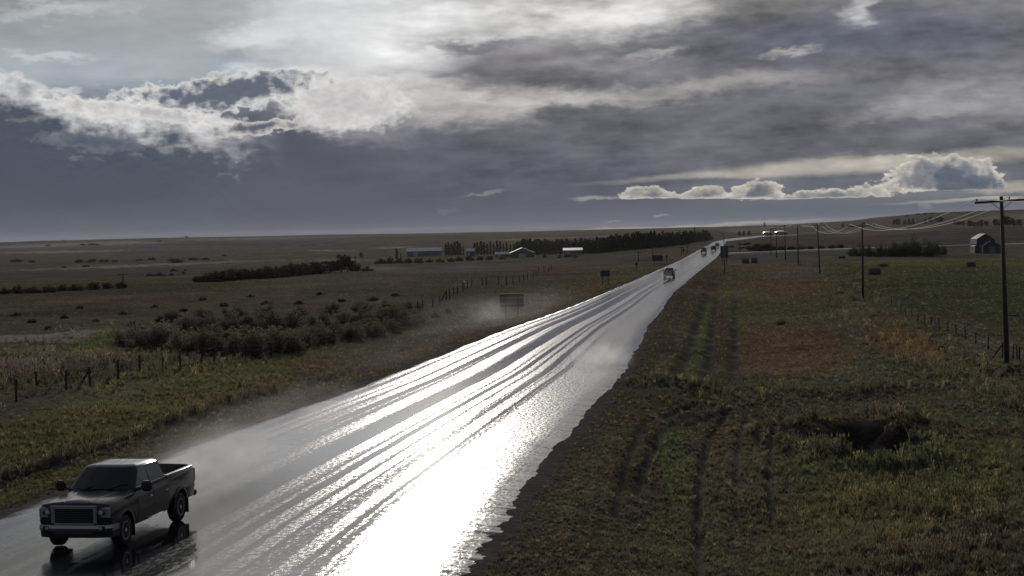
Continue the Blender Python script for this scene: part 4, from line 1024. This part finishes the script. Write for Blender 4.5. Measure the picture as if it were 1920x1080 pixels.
def trailer(px0, px1, yt, yb, label):
    x, y, z = at((px0+px1)/2, yb); s = F/math.hypot(x, y); w = (px1-px0)/s; h = (yb-yt)/s
    e = empty('trailer', (x, y, z), .05, label, 'trailer')
    MB().box((0, 0, h*.6), (w, 2.4, h*.7), 0, .15).build('body', M_PALEGREY, e)
    for u in (-.1, .12): MB().lathe([(.35, -1.2), (.35, 1.2)], 12, 'y', (w*u, 0, .35)).build('wheels', M_DARK, e)
    MB().box((w*.25, -1.215, h*.62), (w*.14, .02, h*.25)).build('window', M_DARK, e)
trailer(995, 1001.5, 469.5, 476, 'small white trailer touching the right end of the grey gabled shed')
trailer(1003.5, 1013, 469.5, 476, 'longer white trailer between the gabled shed and the bright roofed shed')
def glint_shed(x0, x1, yt, yb, label):
    x, y, z = at((x0+x1)/2, yb); s = F/math.hypot(x, y); w = (x1-x0)/s; h = (yb-yt)/s; L = 8
    e = empty('shed', (x, y, z), 0, label, 'shed')
    MB().box((0, 0, h*.3), (w, L, h*.6+.6)).build('wall', M_BARN, e)
    n = 10
    for k in range(2):
        a, b = (-1, .55) if k == 0 else (.55, 1)
        # curved roof sheet, its flank turned to the low sun
        V = []; Fs = []
        for i in range(n+1):
            t = a+(b-a)*i/n; u = t*w/2; zz = h*.6+h*.45*math.sqrt(max(0, 1-t*t))
            V += [(u, -L/2, zz), (u, L/2, zz+.9), (u, L/2, zz+.7), (u, -L/2, zz-.12)]
        for i in range(n):
            for j in range(4): Fs.append((i*4+j, i*4+(j+1) % 4, i*4+4+(j+1) % 4, i*4+4+j))
        link('roof_sheet', raw_mesh('roof_sheet', V, Fs, [mat('glinting_roof', (.85, .85, .86), .3, metal=.9)], smooth=True), None, e)
glint_shed(1431.5, 1447, 435.5, 441, 'left one of two far sheds with roofs flashing white in the sun')
glint_shed(1455, 1475, 434, 439.5, 'right one of two far sheds with roofs flashing white in the sun')
def barn():
    x, y, z = at(1855, 474.5); s = F/math.hypot(x, y); u = lambda px: (px-1855)/s; v = lambda py: (474.5-py)/s
    e = empty('barn', (x, y, z), -.05, 'dark old barn with gambrel roof and pale edges behind the nearest utility pole', 'barn')
    main = [(u(1836.5), -.5), (u(1870), -.5), (u(1870), v(455)), (u(1869), v(449.5)), (u(1861), v(444.5)), (u(1852.6), v(439.5)), (u(1844), v(444)), (u(1837), v(448.5)), (u(1836.5), v(456))]
    MB().poly(main, 3.0, 11.0, 1).build('wall', M_BARN, e)
    front = [(u(1840.5), -.5), (u(1874.5), -.5), (u(1874.5), v(461)), (u(1869.5), v(457.5)), (u(1854.5), v(452)), (u(1846.5), v(456.5)), (u(1840.5), v(461.2))]
    MB().poly(front, -2.5, 3.0, 1).build('porch', M_BARN, e)
    lean = [(u(1833.8), -.5), (u(1840), -.5), (u(1840), v(457)), (u(1833.8), v(461))]
    MB().poly(lean, 3.4, 10, 1).build('lean_to', M_BARN, e)
    def strip(pts, y0, y1, nm, t=.18, m_=M_PALEGREY):
        for a, b in zip(pts[:-1], pts[1:]):
            n = Vector((b[1]-a[1], a[0]-b[0])).normalized()*t
            n = n if n.y > 0 or (abs(n.y) < .01) else -n
            MB().poly([(a[0], a[1]), (b[0], b[1]), (b[0]+n.x, b[1]+n.y), (a[0]+n.x, a[1]+n.y)], y0, y1, 1).build(nm, m_, e)
    L = [(u(1836.3), v(457)), (u(1836.5), v(448.5)), (u(1844), v(443.8)), (u(1852.6), v(439.3))]; R_ = [(u(1852.6), v(439.3)), (u(1861.2), v(444.3)), (u(1869.4), v(449.3)), (u(1870.2), v(455))]
    strip(L[::-1][::-1], 2.8, 11.3, 'roof_slope', -.12, M_GREY); strip(R_, 2.8, 11.3, 'roof_slope', .12, M_GREY)
    strip([(u(1840.2), v(473)), (u(1840.3), v(461.2)), (u(1846.5), v(456.2)), (u(1854.5), v(451.7))], -2.7, -2.45, 'pale_edge', -.14); strip([(u(1836.2), v(457)), (u(1836.4), v(448.5)), (u(1843), v(444.4))], 2.65, 2.78, 'pale_edge', -.14)  # pale strips along the gable edges
    strip([(u(1862), v(444.8)), (u(1869.4), v(449.5)), (u(1870), v(455))], 2.65, 2.78, 'pale_edge', .13); strip([(u(1833.6), v(469)), (u(1833.7), v(461)), (u(1838), v(458.5))], 3.1, 3.3, 'pale_edge', -.14)
    strip([(u(1862), v(454.8)), (u(1869.5), v(457.3)), (u(1874.5), v(460.8))], -2.7, -2.45, 'pale_edge', .12)
    MB().box((u(1857), -2.53, 1.0), (1.6, .05, 2.0)).build('door', M_GREY, e); MB().box((u(1853), 2.97, v(446)), (.7, .06, .6)).build('loft_door', M_DARK, e)
barn()
def bale(x0, x1, yt, yb, label, rz):
    x, y, z = at((x0+x1)/2, yb); s = F/math.hypot(x, y); w = (x1-x0)/s; h = (yb-yt)/s; r = h/2
    n = 18; prof = [(r*.9, -w/2), (r, -w/2+.08), (r*1.0, -w/6), (r*1.02, 0), (r, w/6), (r, w/2-.08), (r*.9, w/2)]
    o = MB().lathe(prof, n, 'x', (0, 0, r*.96)).build('hay_bale', M_HAY, None, False); o.location = (x, y, z-.02); o.rotation_euler = (0, 0, rz)
    tag(o, label, 'hay bale', 'hay bales in the right fields')
bale(1630.5, 1649.5, 499, 513, 'largest dark hay bale in the green pasture behind the second utility pole', .1)
bale(1650, 1663.5, 491.5, 498.5, 'hay bale just behind and right of the largest bale', .15)
bale(1814, 1828, 487, 498.5, 'hay bale alone in the pasture below the barn', .05)
bale(1573, 1584.5, 480, 484.5, 'low flat hay bale at the right end of the wet side road', 0)
bale(1392, 1403.5, 482, 492, 'left one of two dark bales in front of the side road', .1)
bale(1408, 1420, 481, 491.5, 'right one of two dark bales in front of the side road', -.1)
def side_road():
    top = [(1366, 476.8), (1475, 471.8), (1584, 467.8), (1700, 464.5), (1800, 461.6), (1881, 459.0), (1940, 457.6), (2150, 452)]
    bot = [(1350, 478.9), (1475, 473.1), (1584, 469.2), (1700, 465.5), (1800, 462.6), (1881, 460.2), (1940, 458.8), (2150, 453.4)]
    T = hit(*np.array(top).T); B = hit(*np.array(bot).T)
    xs = np.linspace(0, len(top)-1, 80); rows = []
    for k in range(7):
        f = k/6; P = T*(f)+B*(1-f); rows.append(np.stack([np.interp(xs, range(len(top)), P[:, i]) for i in range(3)], 1))
    P = np.stack(rows); P[:, :, 2] = smooth_h(P[:, :, 0], P[:, :, 1])+.55; P[0, :, 2] -= 1.2; P[-1, :, 2] -= 1.2
    uv = np.stack(np.meshgrid(np.linspace(0, 500, 80), np.linspace(0, 9, 7)), -1)[..., ::-1]
    o = link('side_road', grid_mesh('side_road', P, uv=uv), bpy.data.materials['wet_asphalt']); tag(o, kind='structure')
side_road()

# ------------------------------------------------------------------ puddles along the broken edge of the road
def puddles():
    m, g, b = new_mat('puddle_water'); b.inputs['Base Color'].default_value = (.02, .018, .015, 1); b.inputs['Roughness'].default_value = .12; b.inputs['IOR'].default_value = 1.33
    rr = random.Random(9); V, Fs = [], []
    spots = [(1212, 722, .9, 2.2), (1228, 729, .5, 1.2), (1200, 704, .3, 1.2)]
    for px, py, w, l in spots:
        x, y, z = at(px, py); k = len(V); n = 48
        for i in range(n):
            a = 6.2832*i/n; q = .1+1.5*float(fbm(np.array([math.cos(a)*1.5+px]), np.array([math.sin(a)*1.5+py]), .5, 4, .7)[0]); V.append((x+math.cos(a)*w*q*.7, y+math.sin(a)*l*q*.35, z+.02+.004*(px % 7)))
        Fs.append(tuple(range(k, k+n)))
    o = link('puddle', raw_mesh('puddle', V, Fs, [m])); tag(o, kind='stuff')
puddles()

# ------------------------------------------------------------------ pickup trucks
M_PAINT = mat('black_paint', (.008, .008, .009), .24, spec=.35, coat=.4)
M_GLASS = mat('tinted_glass', (.010, .012, .014), .06, spec=.6)
M_SGLASS = mat('side_glass', (.085, .095, .105), .10, spec=.9)  # sky reflection painted in as a greyer base colour
M_CHROME = mat('chrome', (.38, .38, .40), .24, metal=1)
M_RUB = mat('tyre_rubber', (.016, .016, .017), .7)
M_RIM = mat('wheel_alloy', (.75, .75, .76), .45, metal=.5)
M_PLAST = mat('black_plastic', (.014, .014, .015), .5)
M_LENS = mat('headlight_lens', (.45, .46, .48), .12, spec=.9)
M_RED = mat('tail_lens', (.16, .012, .012), .2)
WB = 3.9
ST = [  # x, half width, underside, waist, shoulder, top
 (.93, .88, .50, .82, 1.13, 1.18), (.86, .985, .46, .85, 1.18, 1.225), (.45, 1.015, .44, .88, 1.215, 1.26), (-.2, 1.02, .42, .88, 1.24, 1.30), (-.72, 1.02, .40, .88, 1.26, 1.325),
 (-.78, 1.02, .40, .88, 1.28, 1.335), (-3.05, 1.02, .40, .90, 1.32, 1.35), (-3.09, 1.01, .42, .92, 1.40, 1.43), (-5.0, 1.00, .48, .94, 1.43, 1.46), (-5.12, .96, .52, .94, 1.41, 1.44)]
def half(x):
    xs = [s[0] for s in ST][::-1]; v = [np.interp(x, xs, [s[k] for s in ST][::-1]) for k in range(1, 6)]
    w, zb, zm, zs, zt = v
    return [(0, zb), (w*.84, zb), (w*.95, zb+.09), (w, zm-.08), (w*.985, zm+.06), (w*.975, zs-.14), (w*.93, zs), (w*.72, zt), (0, zt+.02)]
def body_mesh():
    V, Fs = [], []; n = 0
    for s in ST:
        h = half(s[0]); ring = [(s[0], y, z) for y, z in h]+[(s[0], -y, z) for y, z in h[-2:0:-1]]; n = len(ring); V += ring
    for k in range(len(ST)-1):
        for i in range(n): Fs.append((k*n+i, k*n+(i+1) % n, (k+1)*n+(i+1) % n, (k+1)*n+i))
    Fs.append(tuple(range(n))); Fs.append(tuple((len(ST)-1)*n+i for i in range(n))[::-1])
    a = MB().add(V, Fs).build('truck_body_blank', M_PAINT)
    cut = []
    for x in (0, -WB):
        for sy in (-1, 1): cut.append(MB().lathe([(.50, sy*.55), (.50, sy*1.3)], 28, 'y', (x, 0, .42)).build('cutter', M_PLAST))
    cut.append(MB().box((-4.1, 0, 1.35), (1.84, 1.70, .92)).build('cutter', M_PLAST))
    for c in cut:
        md = a.modifiers.new('cut', 'BOOLEAN'); md.operation = 'DIFFERENCE'; md.object = c; md.solver = 'EXACT'
    bv = a.modifiers.new('bev', 'BEVEL'); bv.width = .018; bv.segments = 2; bv.limit_method = 'ANGLE'; bv.angle_limit = .6
    dg = bpy.context.evaluated_depsgraph_get(); dg.update(); me = bpy.data.meshes.new_from_object(a.evaluated_get(dg)); me.name = 'truck_body'
    for c in cut+[a]: bpy.data.objects.remove(c)
    me.materials.clear(); me.materials.append(M_PAINT); me.shade_smooth()
    try: me.set_sharp_from_angle(angle=.5)
    except Exception: pass
    return me
CAB = [(1.28, -.66, -3.08, .91), (1.37, -.77, -3.08, .90), (1.77, -1.27, -2.96, .78), (1.85, -1.39, -2.90, .74), (1.895, -1.53, -2.82, .66), (1.91, -1.8, -2.62, .44)]
def cabpt(z):
    zs = [c[0] for c in CAB]; return [np.interp(z, zs, [c[k] for c in CAB]) for k in (1, 2, 3)]
def cab_mesh():
    V, Fs = [], []
    for z, xf, xr, w in CAB:
        b = .07 if z < 1.85 else .03
        V += [(xf+b, 0, z), (xf+b*.8, w*.5, z), (xf, w*.90, z), (xf-.08, w, z), (xr+.08, w, z), (xr, w*.9, z), (xr, 0, z), (xr, -w*.9, z), (xr+.08, -w, z), (xf-.08, -w, z), (xf, -w*.90, z), (xf+b*.8, -w*.5, z)]
    n = 12
    for k in range(len(CAB)-1):
        for i in range(n): Fs.append((k*n+i, k*n+(i+1) % n, (k+1)*n+(i+1) % n, (k+1)*n+i))
    Fs.append(tuple((len(CAB)-1)*n+i for i in range(n)))
    me = MB().add(V, Fs).mesh('cab', M_PAINT, True)
    me.set_sharp_from_angle(angle=.45); return me
def glass(pts, off):
    """panel slightly proud of the cab: list of (x,y,z) moved by off"""
    o = Vector(off); a = [Vector(p)+o for p in pts]; b = [Vector(p)-o*.5 for p in pts]; n = len(pts)
    return MB().add(a+b, [tuple(range(n)), tuple(range(2*n-1, n-1, -1))]+[(i, (i+1) % n, n+(i+1) % n, n+i) for i in range(n)])
def wheel(parent, x, sy):
    y0 = sy*.72; ty = MB().lathe([(.24, -.13), (.37, -.135), (.405, -.10), (.408, 0), (.405, .10), (.37, .135), (.24, .13)], 32, 'y').build('wheel', M_RUB, parent, True)
    ty.location = (x, sy*.86, .405)
    m = MB().lathe([(.245, sy*.02), (.25, sy*.128), (.225, sy*.132), (.215, sy*.07)], 28, 'y')
    m.build('rim', M_RIM, ty, True)
    m = MB().lathe([(.215, sy*.03), (.215, sy*.045)], 24, 'y'); m.build('brake_disc', M_PLAST, ty)
    m = MB().lathe([(.065, sy*.06), (.07, sy*.12), (.045, sy*.135)], 14, 'y')
    for k in range(6):
        a = 6.2832*k/6; p = Vector((math.cos(a), 0, math.sin(a))); t = Vector((-math.sin(a), 0, math.cos(a)))
        A = [p*.05-t*.035, p*.05+t*.035, p*.225+t*.045, p*.225-t*.045]
        m.add([v+Vector((0, sy*.118, 0)) for v in A]+[v+Vector((0, sy*.07, 0)) for v in A], [(0, 1, 2, 3), (7, 6, 5, 4), (0, 4, 5, 1), (1, 5, 6, 2), (2, 6, 7, 3), (3, 7, 4, 0)])
    m.build('spokes', M_RIM, ty)
BODY = body_mesh(); CABM = cab_mesh()
def pickup(name, label, cat='pickup truck', group=None):
    e = empty(name, (0, 0, 0), 0, label, cat, group)
    b = link('body', BODY, None, e); link('cab', CABM, None, e)
    MB().box((-2.1, 0, .45), (5.2, 1.2, .25)).build('chassis', M_PLAST, e)
    # glass
    f0, _, w0 = cabpt(1.36); f1, _, w1 = cabpt(1.83)
    ws = [(f0+.075, 0, 1.36), (f0+.058, w0*.5, 1.36), (f0-.01, w0*.86, 1.36), (f1-.01, w1*.86, 1.83), (f1+.055, w1*.5, 1.83), (f1+.075, 0, 1.83), (f1+.055, -w1*.5, 1.83), (f1-.01, -w1*.86, 1.83), (f0-.01, -w0*.86, 1.36), (f0+.058, -w0*.5, 1.36)]
    ws = [Vector(p)+Vector((.012, 0, .012)) for p in ws]
    V = ws+[p-Vector((.03, 0, .03)) for p in ws]
    Fs = [(0, 1, 4, 5), (1, 2, 3, 4), (0, 5, 6, 9), (9, 6, 7, 8)]; Fs += [tuple(i+10 for i in f[::-1]) for f in Fs]; Fs += [(i, (i+1) % 10, 10+(i+1) % 10, 10+i) for i in range(10)]
    g = MB().add(V, Fs).build('windshield', M_GLASS, e)
    for s in (-.5, .22): MB().tube((f0+.11, s*w0, 1.365), (f0-.10, s*w0+.52, 1.50), .012, None, 5).build('wiper', M_PLAST, g)
    for s in (-1, 1):
        def sp(x, z): return (x, s*(cabpt(z)[2]), z)
        a = glass([sp(-.95, 1.39), sp(-1.86, 1.395), sp(-1.86, 1.80), sp(-1.45, 1.80), sp(-1.22, 1.65)], (0, s*.008, .002)); a.build('side_window', M_SGLASS, e)
        a = glass([sp(-1.94, 1.395), sp(-2.92, 1.405), sp(-2.85, 1.73), sp(-2.76, 1.80), sp(-1.94, 1.80)], (0, s*.008, .002)); a.build('side_window', M_SGLASS, e)
        MB().tube((-.90, s*.915, 1.375), (-2.96, s*.915, 1.385), .014, None, 5).build('window_trim', M_CHROME, e)
        for (xa, xb) in ((-.82, -1.88), (-1.91, -2.99)):
            V = []; Fs = []
            xs = np.linspace(xa, xb, 5)
            for x in xs:
                h = half(x); zb = h[2]
                P = [h[2], h[3], h[4], h[5], (h[5][0]*.6+h[6][0]*.4, h[5][1]*.6+h[6][1]*.4)]
                V += [(x, s*(p[0]+.010), p[1]) for p in P]+[(x, s*(p[0]-.03), p[1]) for p in P[::-1]]
            for k in range(4):
                for i in range(10): Fs.append((k*10+i, k*10+(i+1) % 10, (k+1)*10+(i+1) % 10, (k+1)*10+i))
            Fs.append(tuple(range(10))); Fs.append(tuple(40+i for i in range(10))[::-1])
            d = MB().add(V, Fs).build('door', M_PAINT, e)
            MB().box((xb+.17, s*1.01, 1.04), (.20, .05, .045), 0, .015).build('handle', M_CHROME, d)
        # mirror
        mr = MB().box((-.93, s*1.21, 1.42), (.17, .29, .28), 0, .06).build('mirror', M_PLAST, e)
        MB().tube((-.88, s*.92, 1.33), (-.92, s*1.12, 1.36), .035, None, 6).build('mirror_arm', M_PLAST, mr)
        # wheels, arches, flaps
        for x in (0, -WB):
            wheel(e, x, s)
            m = MB()
            for i in range(13):
                a0 = math.pi*i/13+0.0; a1 = math.pi*(i+1)/13
                q = lambda r, a, y: (x+math.cos(a)*r, s*y, .42+math.sin(a)*r)
                m.add([q(.495, a0, 1.025), q(.495, a1, 1.025), q(.56, a1, 1.012), q(.56, a0, 1.012), q(.495, a0, .96), q(.495, a1, .96), q(.56, a1, .96), q(.56, a0, .96)], [(0, 1, 2, 3), (4, 7, 6, 5), (0, 4, 5, 1), (3, 2, 6, 7)])
            m.build('wheel_arch', M_PAINT, e)
            MB().box((x-.53, s*.88, .40), (.025, .27, .46)).build('mud_flap', M_PLAST, e)
        # lights
        hl = MB().box((.87, s*.765, .99), (.14, .40, .30), s*-.26, .04).build('headlight', M_CHROME, e)
        MB().box((.892, s*.76, .99), (.12, .24, .13), s*-.28, .03).build('lamp_bowl', M_PLAST, hl)
        MB().lathe([(.065, .955), (.07, .968), (.03, .98)], 14, 'x', (0, s*.72, .995)).build('lens', M_LENS, hl, True)
        MB().box((.935, s*.83, .995), (.02, .06, .12)).build('lens', M_LENS, hl)
        fg = MB().box((.985, s*.73, .60), (.05, .22, .12), s*-.16, .02).build('fog_lamp', M_PLAST, e)
        MB().lathe([(.045, 1.005), (.045, 1.018), (.02, 1.025)], 12, 'x', (0, s*.73, .60)).build('lens', M_LENS, fg, True)
        MB().box((-5.10, s*.90, 1.15), (.10, .14, .38), 0, .02).build('tail_light', M_RED, e)
    # face
    gr = MB().box((.95, 0, .93), (.06, 1.08, .46), 0, .02).build('grille', M_PLAST, e)
    m = MB().box((.975, 0, 1.135), (.08, 1.26, .10), 0, .02).box((.965, 0, .715), (.06, 1.10, .06), 0, .012)
    for s in (-1, 1): m.box((.97, s*.57, .92), (.08, .11, .40), 0, .02)
    m.build('grille_frame', M_CHROME, gr)
    m = MB()
    for k in range(6): m.box((.985, 0, .765+k*.06), (.02, 1.0, .014))
    m.build('grille_bar', M_DARK, gr)
    bm_ = MB()
    P = [(1.03, 0), (1.02, .5), (.97, .82), (.86, .99), (.55, 1.035)]; P = [(a, -b) for a, b in P[:0:-1]]+P
    V = []; Fs = []
    for a, b in P: V += [(a, b, .53), (a+.012, b*1.004, .60), (a, b, .685), (a-.10, b*.93, .685), (a-.10, b*.93, .53)]
    for k in range(len(P)-1):
        for i in range(5): Fs.append((k*5+i, k*5+(i+1) % 5, k*5+5+(i+1) % 5, k*5+5+i))
    Fs.append((0, 1, 2, 3, 4)); Fs.append(tuple(5*(len(P)-1)+i for i in (4, 3, 2, 1, 0)))
    bm_.add(V, Fs).build('front_bumper', M_CHROME, e)
    V = []; Fs = []
    for a, b in P: V += [(a-.03, b*.985, .36), (a-.012, b*.99, .528), (a-.12, b*.9, .528), (a-.12, b*.9, .38)]
    for k in range(len(P)-1):
        for i in range(4): Fs.append((k*4+i, k*4+(i+1) % 4, k*4+4+(i+1) % 4, k*4+4+i))
    Fs.append((0, 1, 2, 3)); Fs.append(tuple(4*(len(P)-1)+i for i in (3, 2, 1, 0)))
    MB().add(V, Fs).build('air_dam', M_PLAST, e)
    MB().box((1.03, 0, .475), (.04, 1.05, .075), 0, .015).build('lower_intake', M_DARK, e)
    MB().box((-5.22, 0, .62), (.20, 1.9, .17), 0, .04).build('rear_bumper', M_PLAST, e)
    tg = MB().box((-5.075, 0, 1.13), (.06, 1.62, .50), 0, .015).build('tailgate', M_PAINT, e); MB().box((-5.115, 0, 1.20), (.03, .26, .07)).build('handle', M_PLAST, tg)
    # bonnet creases
    for s in (-1, 1):
        V = []; Fs = []
        for x, y, w in ((.80, .36, .10), (.3, .40, .12), (-.2, .47, .14), (-.66, .55, .15)):
            z = half(x)[8][1]; zy = lambda yy: z-.02-max(0, (yy-.0))*0.0+((half(x)[7][1]-z+.02)*(yy/(half(x)[7][0])))
            V += [(x, s*(y-w/2), zy(y-w/2)+.001), (x, s*y, zy(y)+.030), (x, s*(y+w/2), zy(y+w/2)+.001)]
        for k in range(3): Fs += [(k*3, k*3+1, k*3+4, k*3+3), (k*3+1, k*3+2, k*3+5, k*3+4)]
        MB().add(V, Fs).build('hood_ridge', M_PAINT, e, True)
    # roof ribs
    for y in (-.36, -.12, .12, .36): MB().box((-2.2, y, 1.907-abs(y)*.03), (.85, .05, .022), 0, .008).build('roof_rib', M_PAINT, e)
    return e
def face(o, front, rear):
    """stand a truck with its front axle over one photo point and its rear axle towards another"""
    a = Vector(at(*front)); b = Vector(at(*rear)); d = (a-b); yaw = math.atan2(d.y, d.x)
    return a, yaw
T0 = pickup('pickup_truck', 'large black crew cab pickup with chrome bumper driving towards the viewer at the lower left')
def road_z(x, y):
    l, r = road_x(np.array([y])); t = (x-l[0])/(r[0]-l[0]); return float(smooth_h(np.array([x]), np.array([y]))[0]+.03+.10*(1-(2*t-1)**2)), t
p = hit([170.5, 286], [1031, 981])   # middle of the front axle, middle of the rear axle on the road
d = Vector(p[0])-Vector(p[1]); yaw = math.atan2(d.y, d.x); 
T0.location = (p[0][0], p[0][1], road_z(p[0][0], p[0][1])[0]+.005); T0.rotation_euler = (math.radians(TILT), 0, yaw) if False else (0, 0, yaw)
def far_truck(px, py, away, label, k=1.0):
    o = copy_tree(T0); q = hit([px], [py])[0]; l, r = road_x(np.array([q[1]-8, q[1]+8])); m = (l+r)/2
    yaw = math.atan2(16, m[1]-m[0]); o.rotation_euler = (0, 0, yaw if away else yaw+math.pi)
    o.location = (q[0], q[1], road_z(q[0], q[1])[0]+.005); o.scale = (k, k, k); o['label'] = label; return o
VEH = [far_truck(1256, 521, True, 'dark pickup driving away in the middle distance, trailing spray', .94),
       far_truck(1319.5, 475, False, 'small dark vehicle coming towards the viewer in the left lane far down the highway'),
       far_truck(1338, 470.5, True, 'tiny dark vehicle right of the oncoming one, far down the highway'),
       far_truck(1344.5, 464, False, 'farthest tiny vehicle, just left of the tall lamp on the highway')]
for v in VEH+[T0]: v['group'] = 'vehicles on the wet highway'

# ------------------------------------------------------------------ tyre spray
def mat_spray(name, dens, col=(.95, .95, .97), an=.35):
    m = bpy.data.materials.new(name); m.use_nodes = True; nt = m.node_tree; nt.nodes.clear(); g = G_(nt)
    co = g.n('ShaderNodeTexCoord', out=3); x, y, z = g.sep(co)      # unit ball in object space
    fall = g.smooth(1.0, .15, g.vm('LENGTH', co, out=1)*1.03)
    n = g.noise(g.vm('MULTIPLY', co, (2.6, 1.4, 1.2)), 1.6, 4, .6)
    d = fall*g.smooth(.32, .75, n)*dens
    v = nt.nodes.new('ShaderNodeVolumePrincipled'); v.inputs['Color'].default_value = (*col, 1); v.inputs['Anisotropy'].default_value = an
    nt.links.new(d.o, v.inputs['Density']); out = nt.nodes.new('ShaderNodeOutputMaterial'); nt.links.new(v.outputs[0], out.inputs[1]); return m
def spray(c, rad, yaw, dens, name='spray', pitch=0.0):
    bm = bmesh.new(); bmesh.ops.create_icosphere(bm, subdivisions=3, radius=1.0); me = bpy.data.meshes.new(name); bm.to_mesh(me); bm.free()
    o = link(name, me, mat_spray('spray_%.3f' % dens, dens)); o.location = c; o.scale = rad; o.rotation_euler = (0, pitch, yaw); tag(o, kind='stuff'); return o
def behind(o, back, side, up, rad, dens, pitch=0.0):
    yaw = o.rotation_euler[2]; c, s = math.cos(yaw), math.sin(yaw); k = o.scale[0]
    x = o.location.x-back*c-side*s; y = o.location.y-back*s+side*c
    spray((x, y, o.location.z+up), rad, yaw, dens, pitch=pitch)
behind(T0, 9.5, 0, .75, (6.5, 1.9, 1.4), .45)
behind(T0, 16, -.2, 1.2, (15, 2.8, 1.7), .085)
behind(VEH[0], 7.4, 0, .35, (2.4, 1.5, .7), .14)
behind(VEH[0], 14, 0, .9, (9, 2.0, 1.2), .02)
behind(VEH[1], 9, 0, .6, (3.4, 1.6, .8), .08)
behind(VEH[2], 8, 0, .4, (3, 1.6, .7), .08)
behind(VEH[3], 12, 0, 1.0, (8, 2.5, 1.2), .03)
x, y, z = at(980, 610); spray((x-2, y+10, z+1.0), (9, 60, 2.6), -.15, .008)
x, y, z = at(760, 695); spray((x-1, y+5, z+.8), (5, 24, 1.8), -.15, .005)
x, y, z = at(1125, 685); spray((x, y, z+.6), (2.4, 7, 1.5), -.15, .30)
x, y, z = at(915, 590); spray((x, y, z+1.2), (3.0, 8, 2.0), -.15, .045)

# ------------------------------------------------------------------ hazy, rain washed air
def build_haze():
    bm = bmesh.new(); bmesh.ops.create_cube(bm, size=1.0)
    me = bpy.data.meshes.new('haze'); bm.to_mesh(me); bm.free()
    m = bpy.data.materials.new('haze'); m.use_nodes = True; nt = m.node_tree; nt.nodes.clear()
    v = nt.nodes.new('ShaderNodeVolumePrincipled'); v.inputs['Density'].default_value = HAZE
    v.inputs['Color'].default_value = (.93, .94, 1.0, 1); v.inputs['Anisotropy'].default_value = .35
    out = nt.nodes.new('ShaderNodeOutputMaterial'); nt.links.new(v.outputs[0], out.inputs[1])
    o = link('haze', me, m); o.scale = (24400, 24400, 110); o.location = (0, 0, 110/2-60); tag(o, kind='stuff')
HAZE = 0.000016
build_haze()
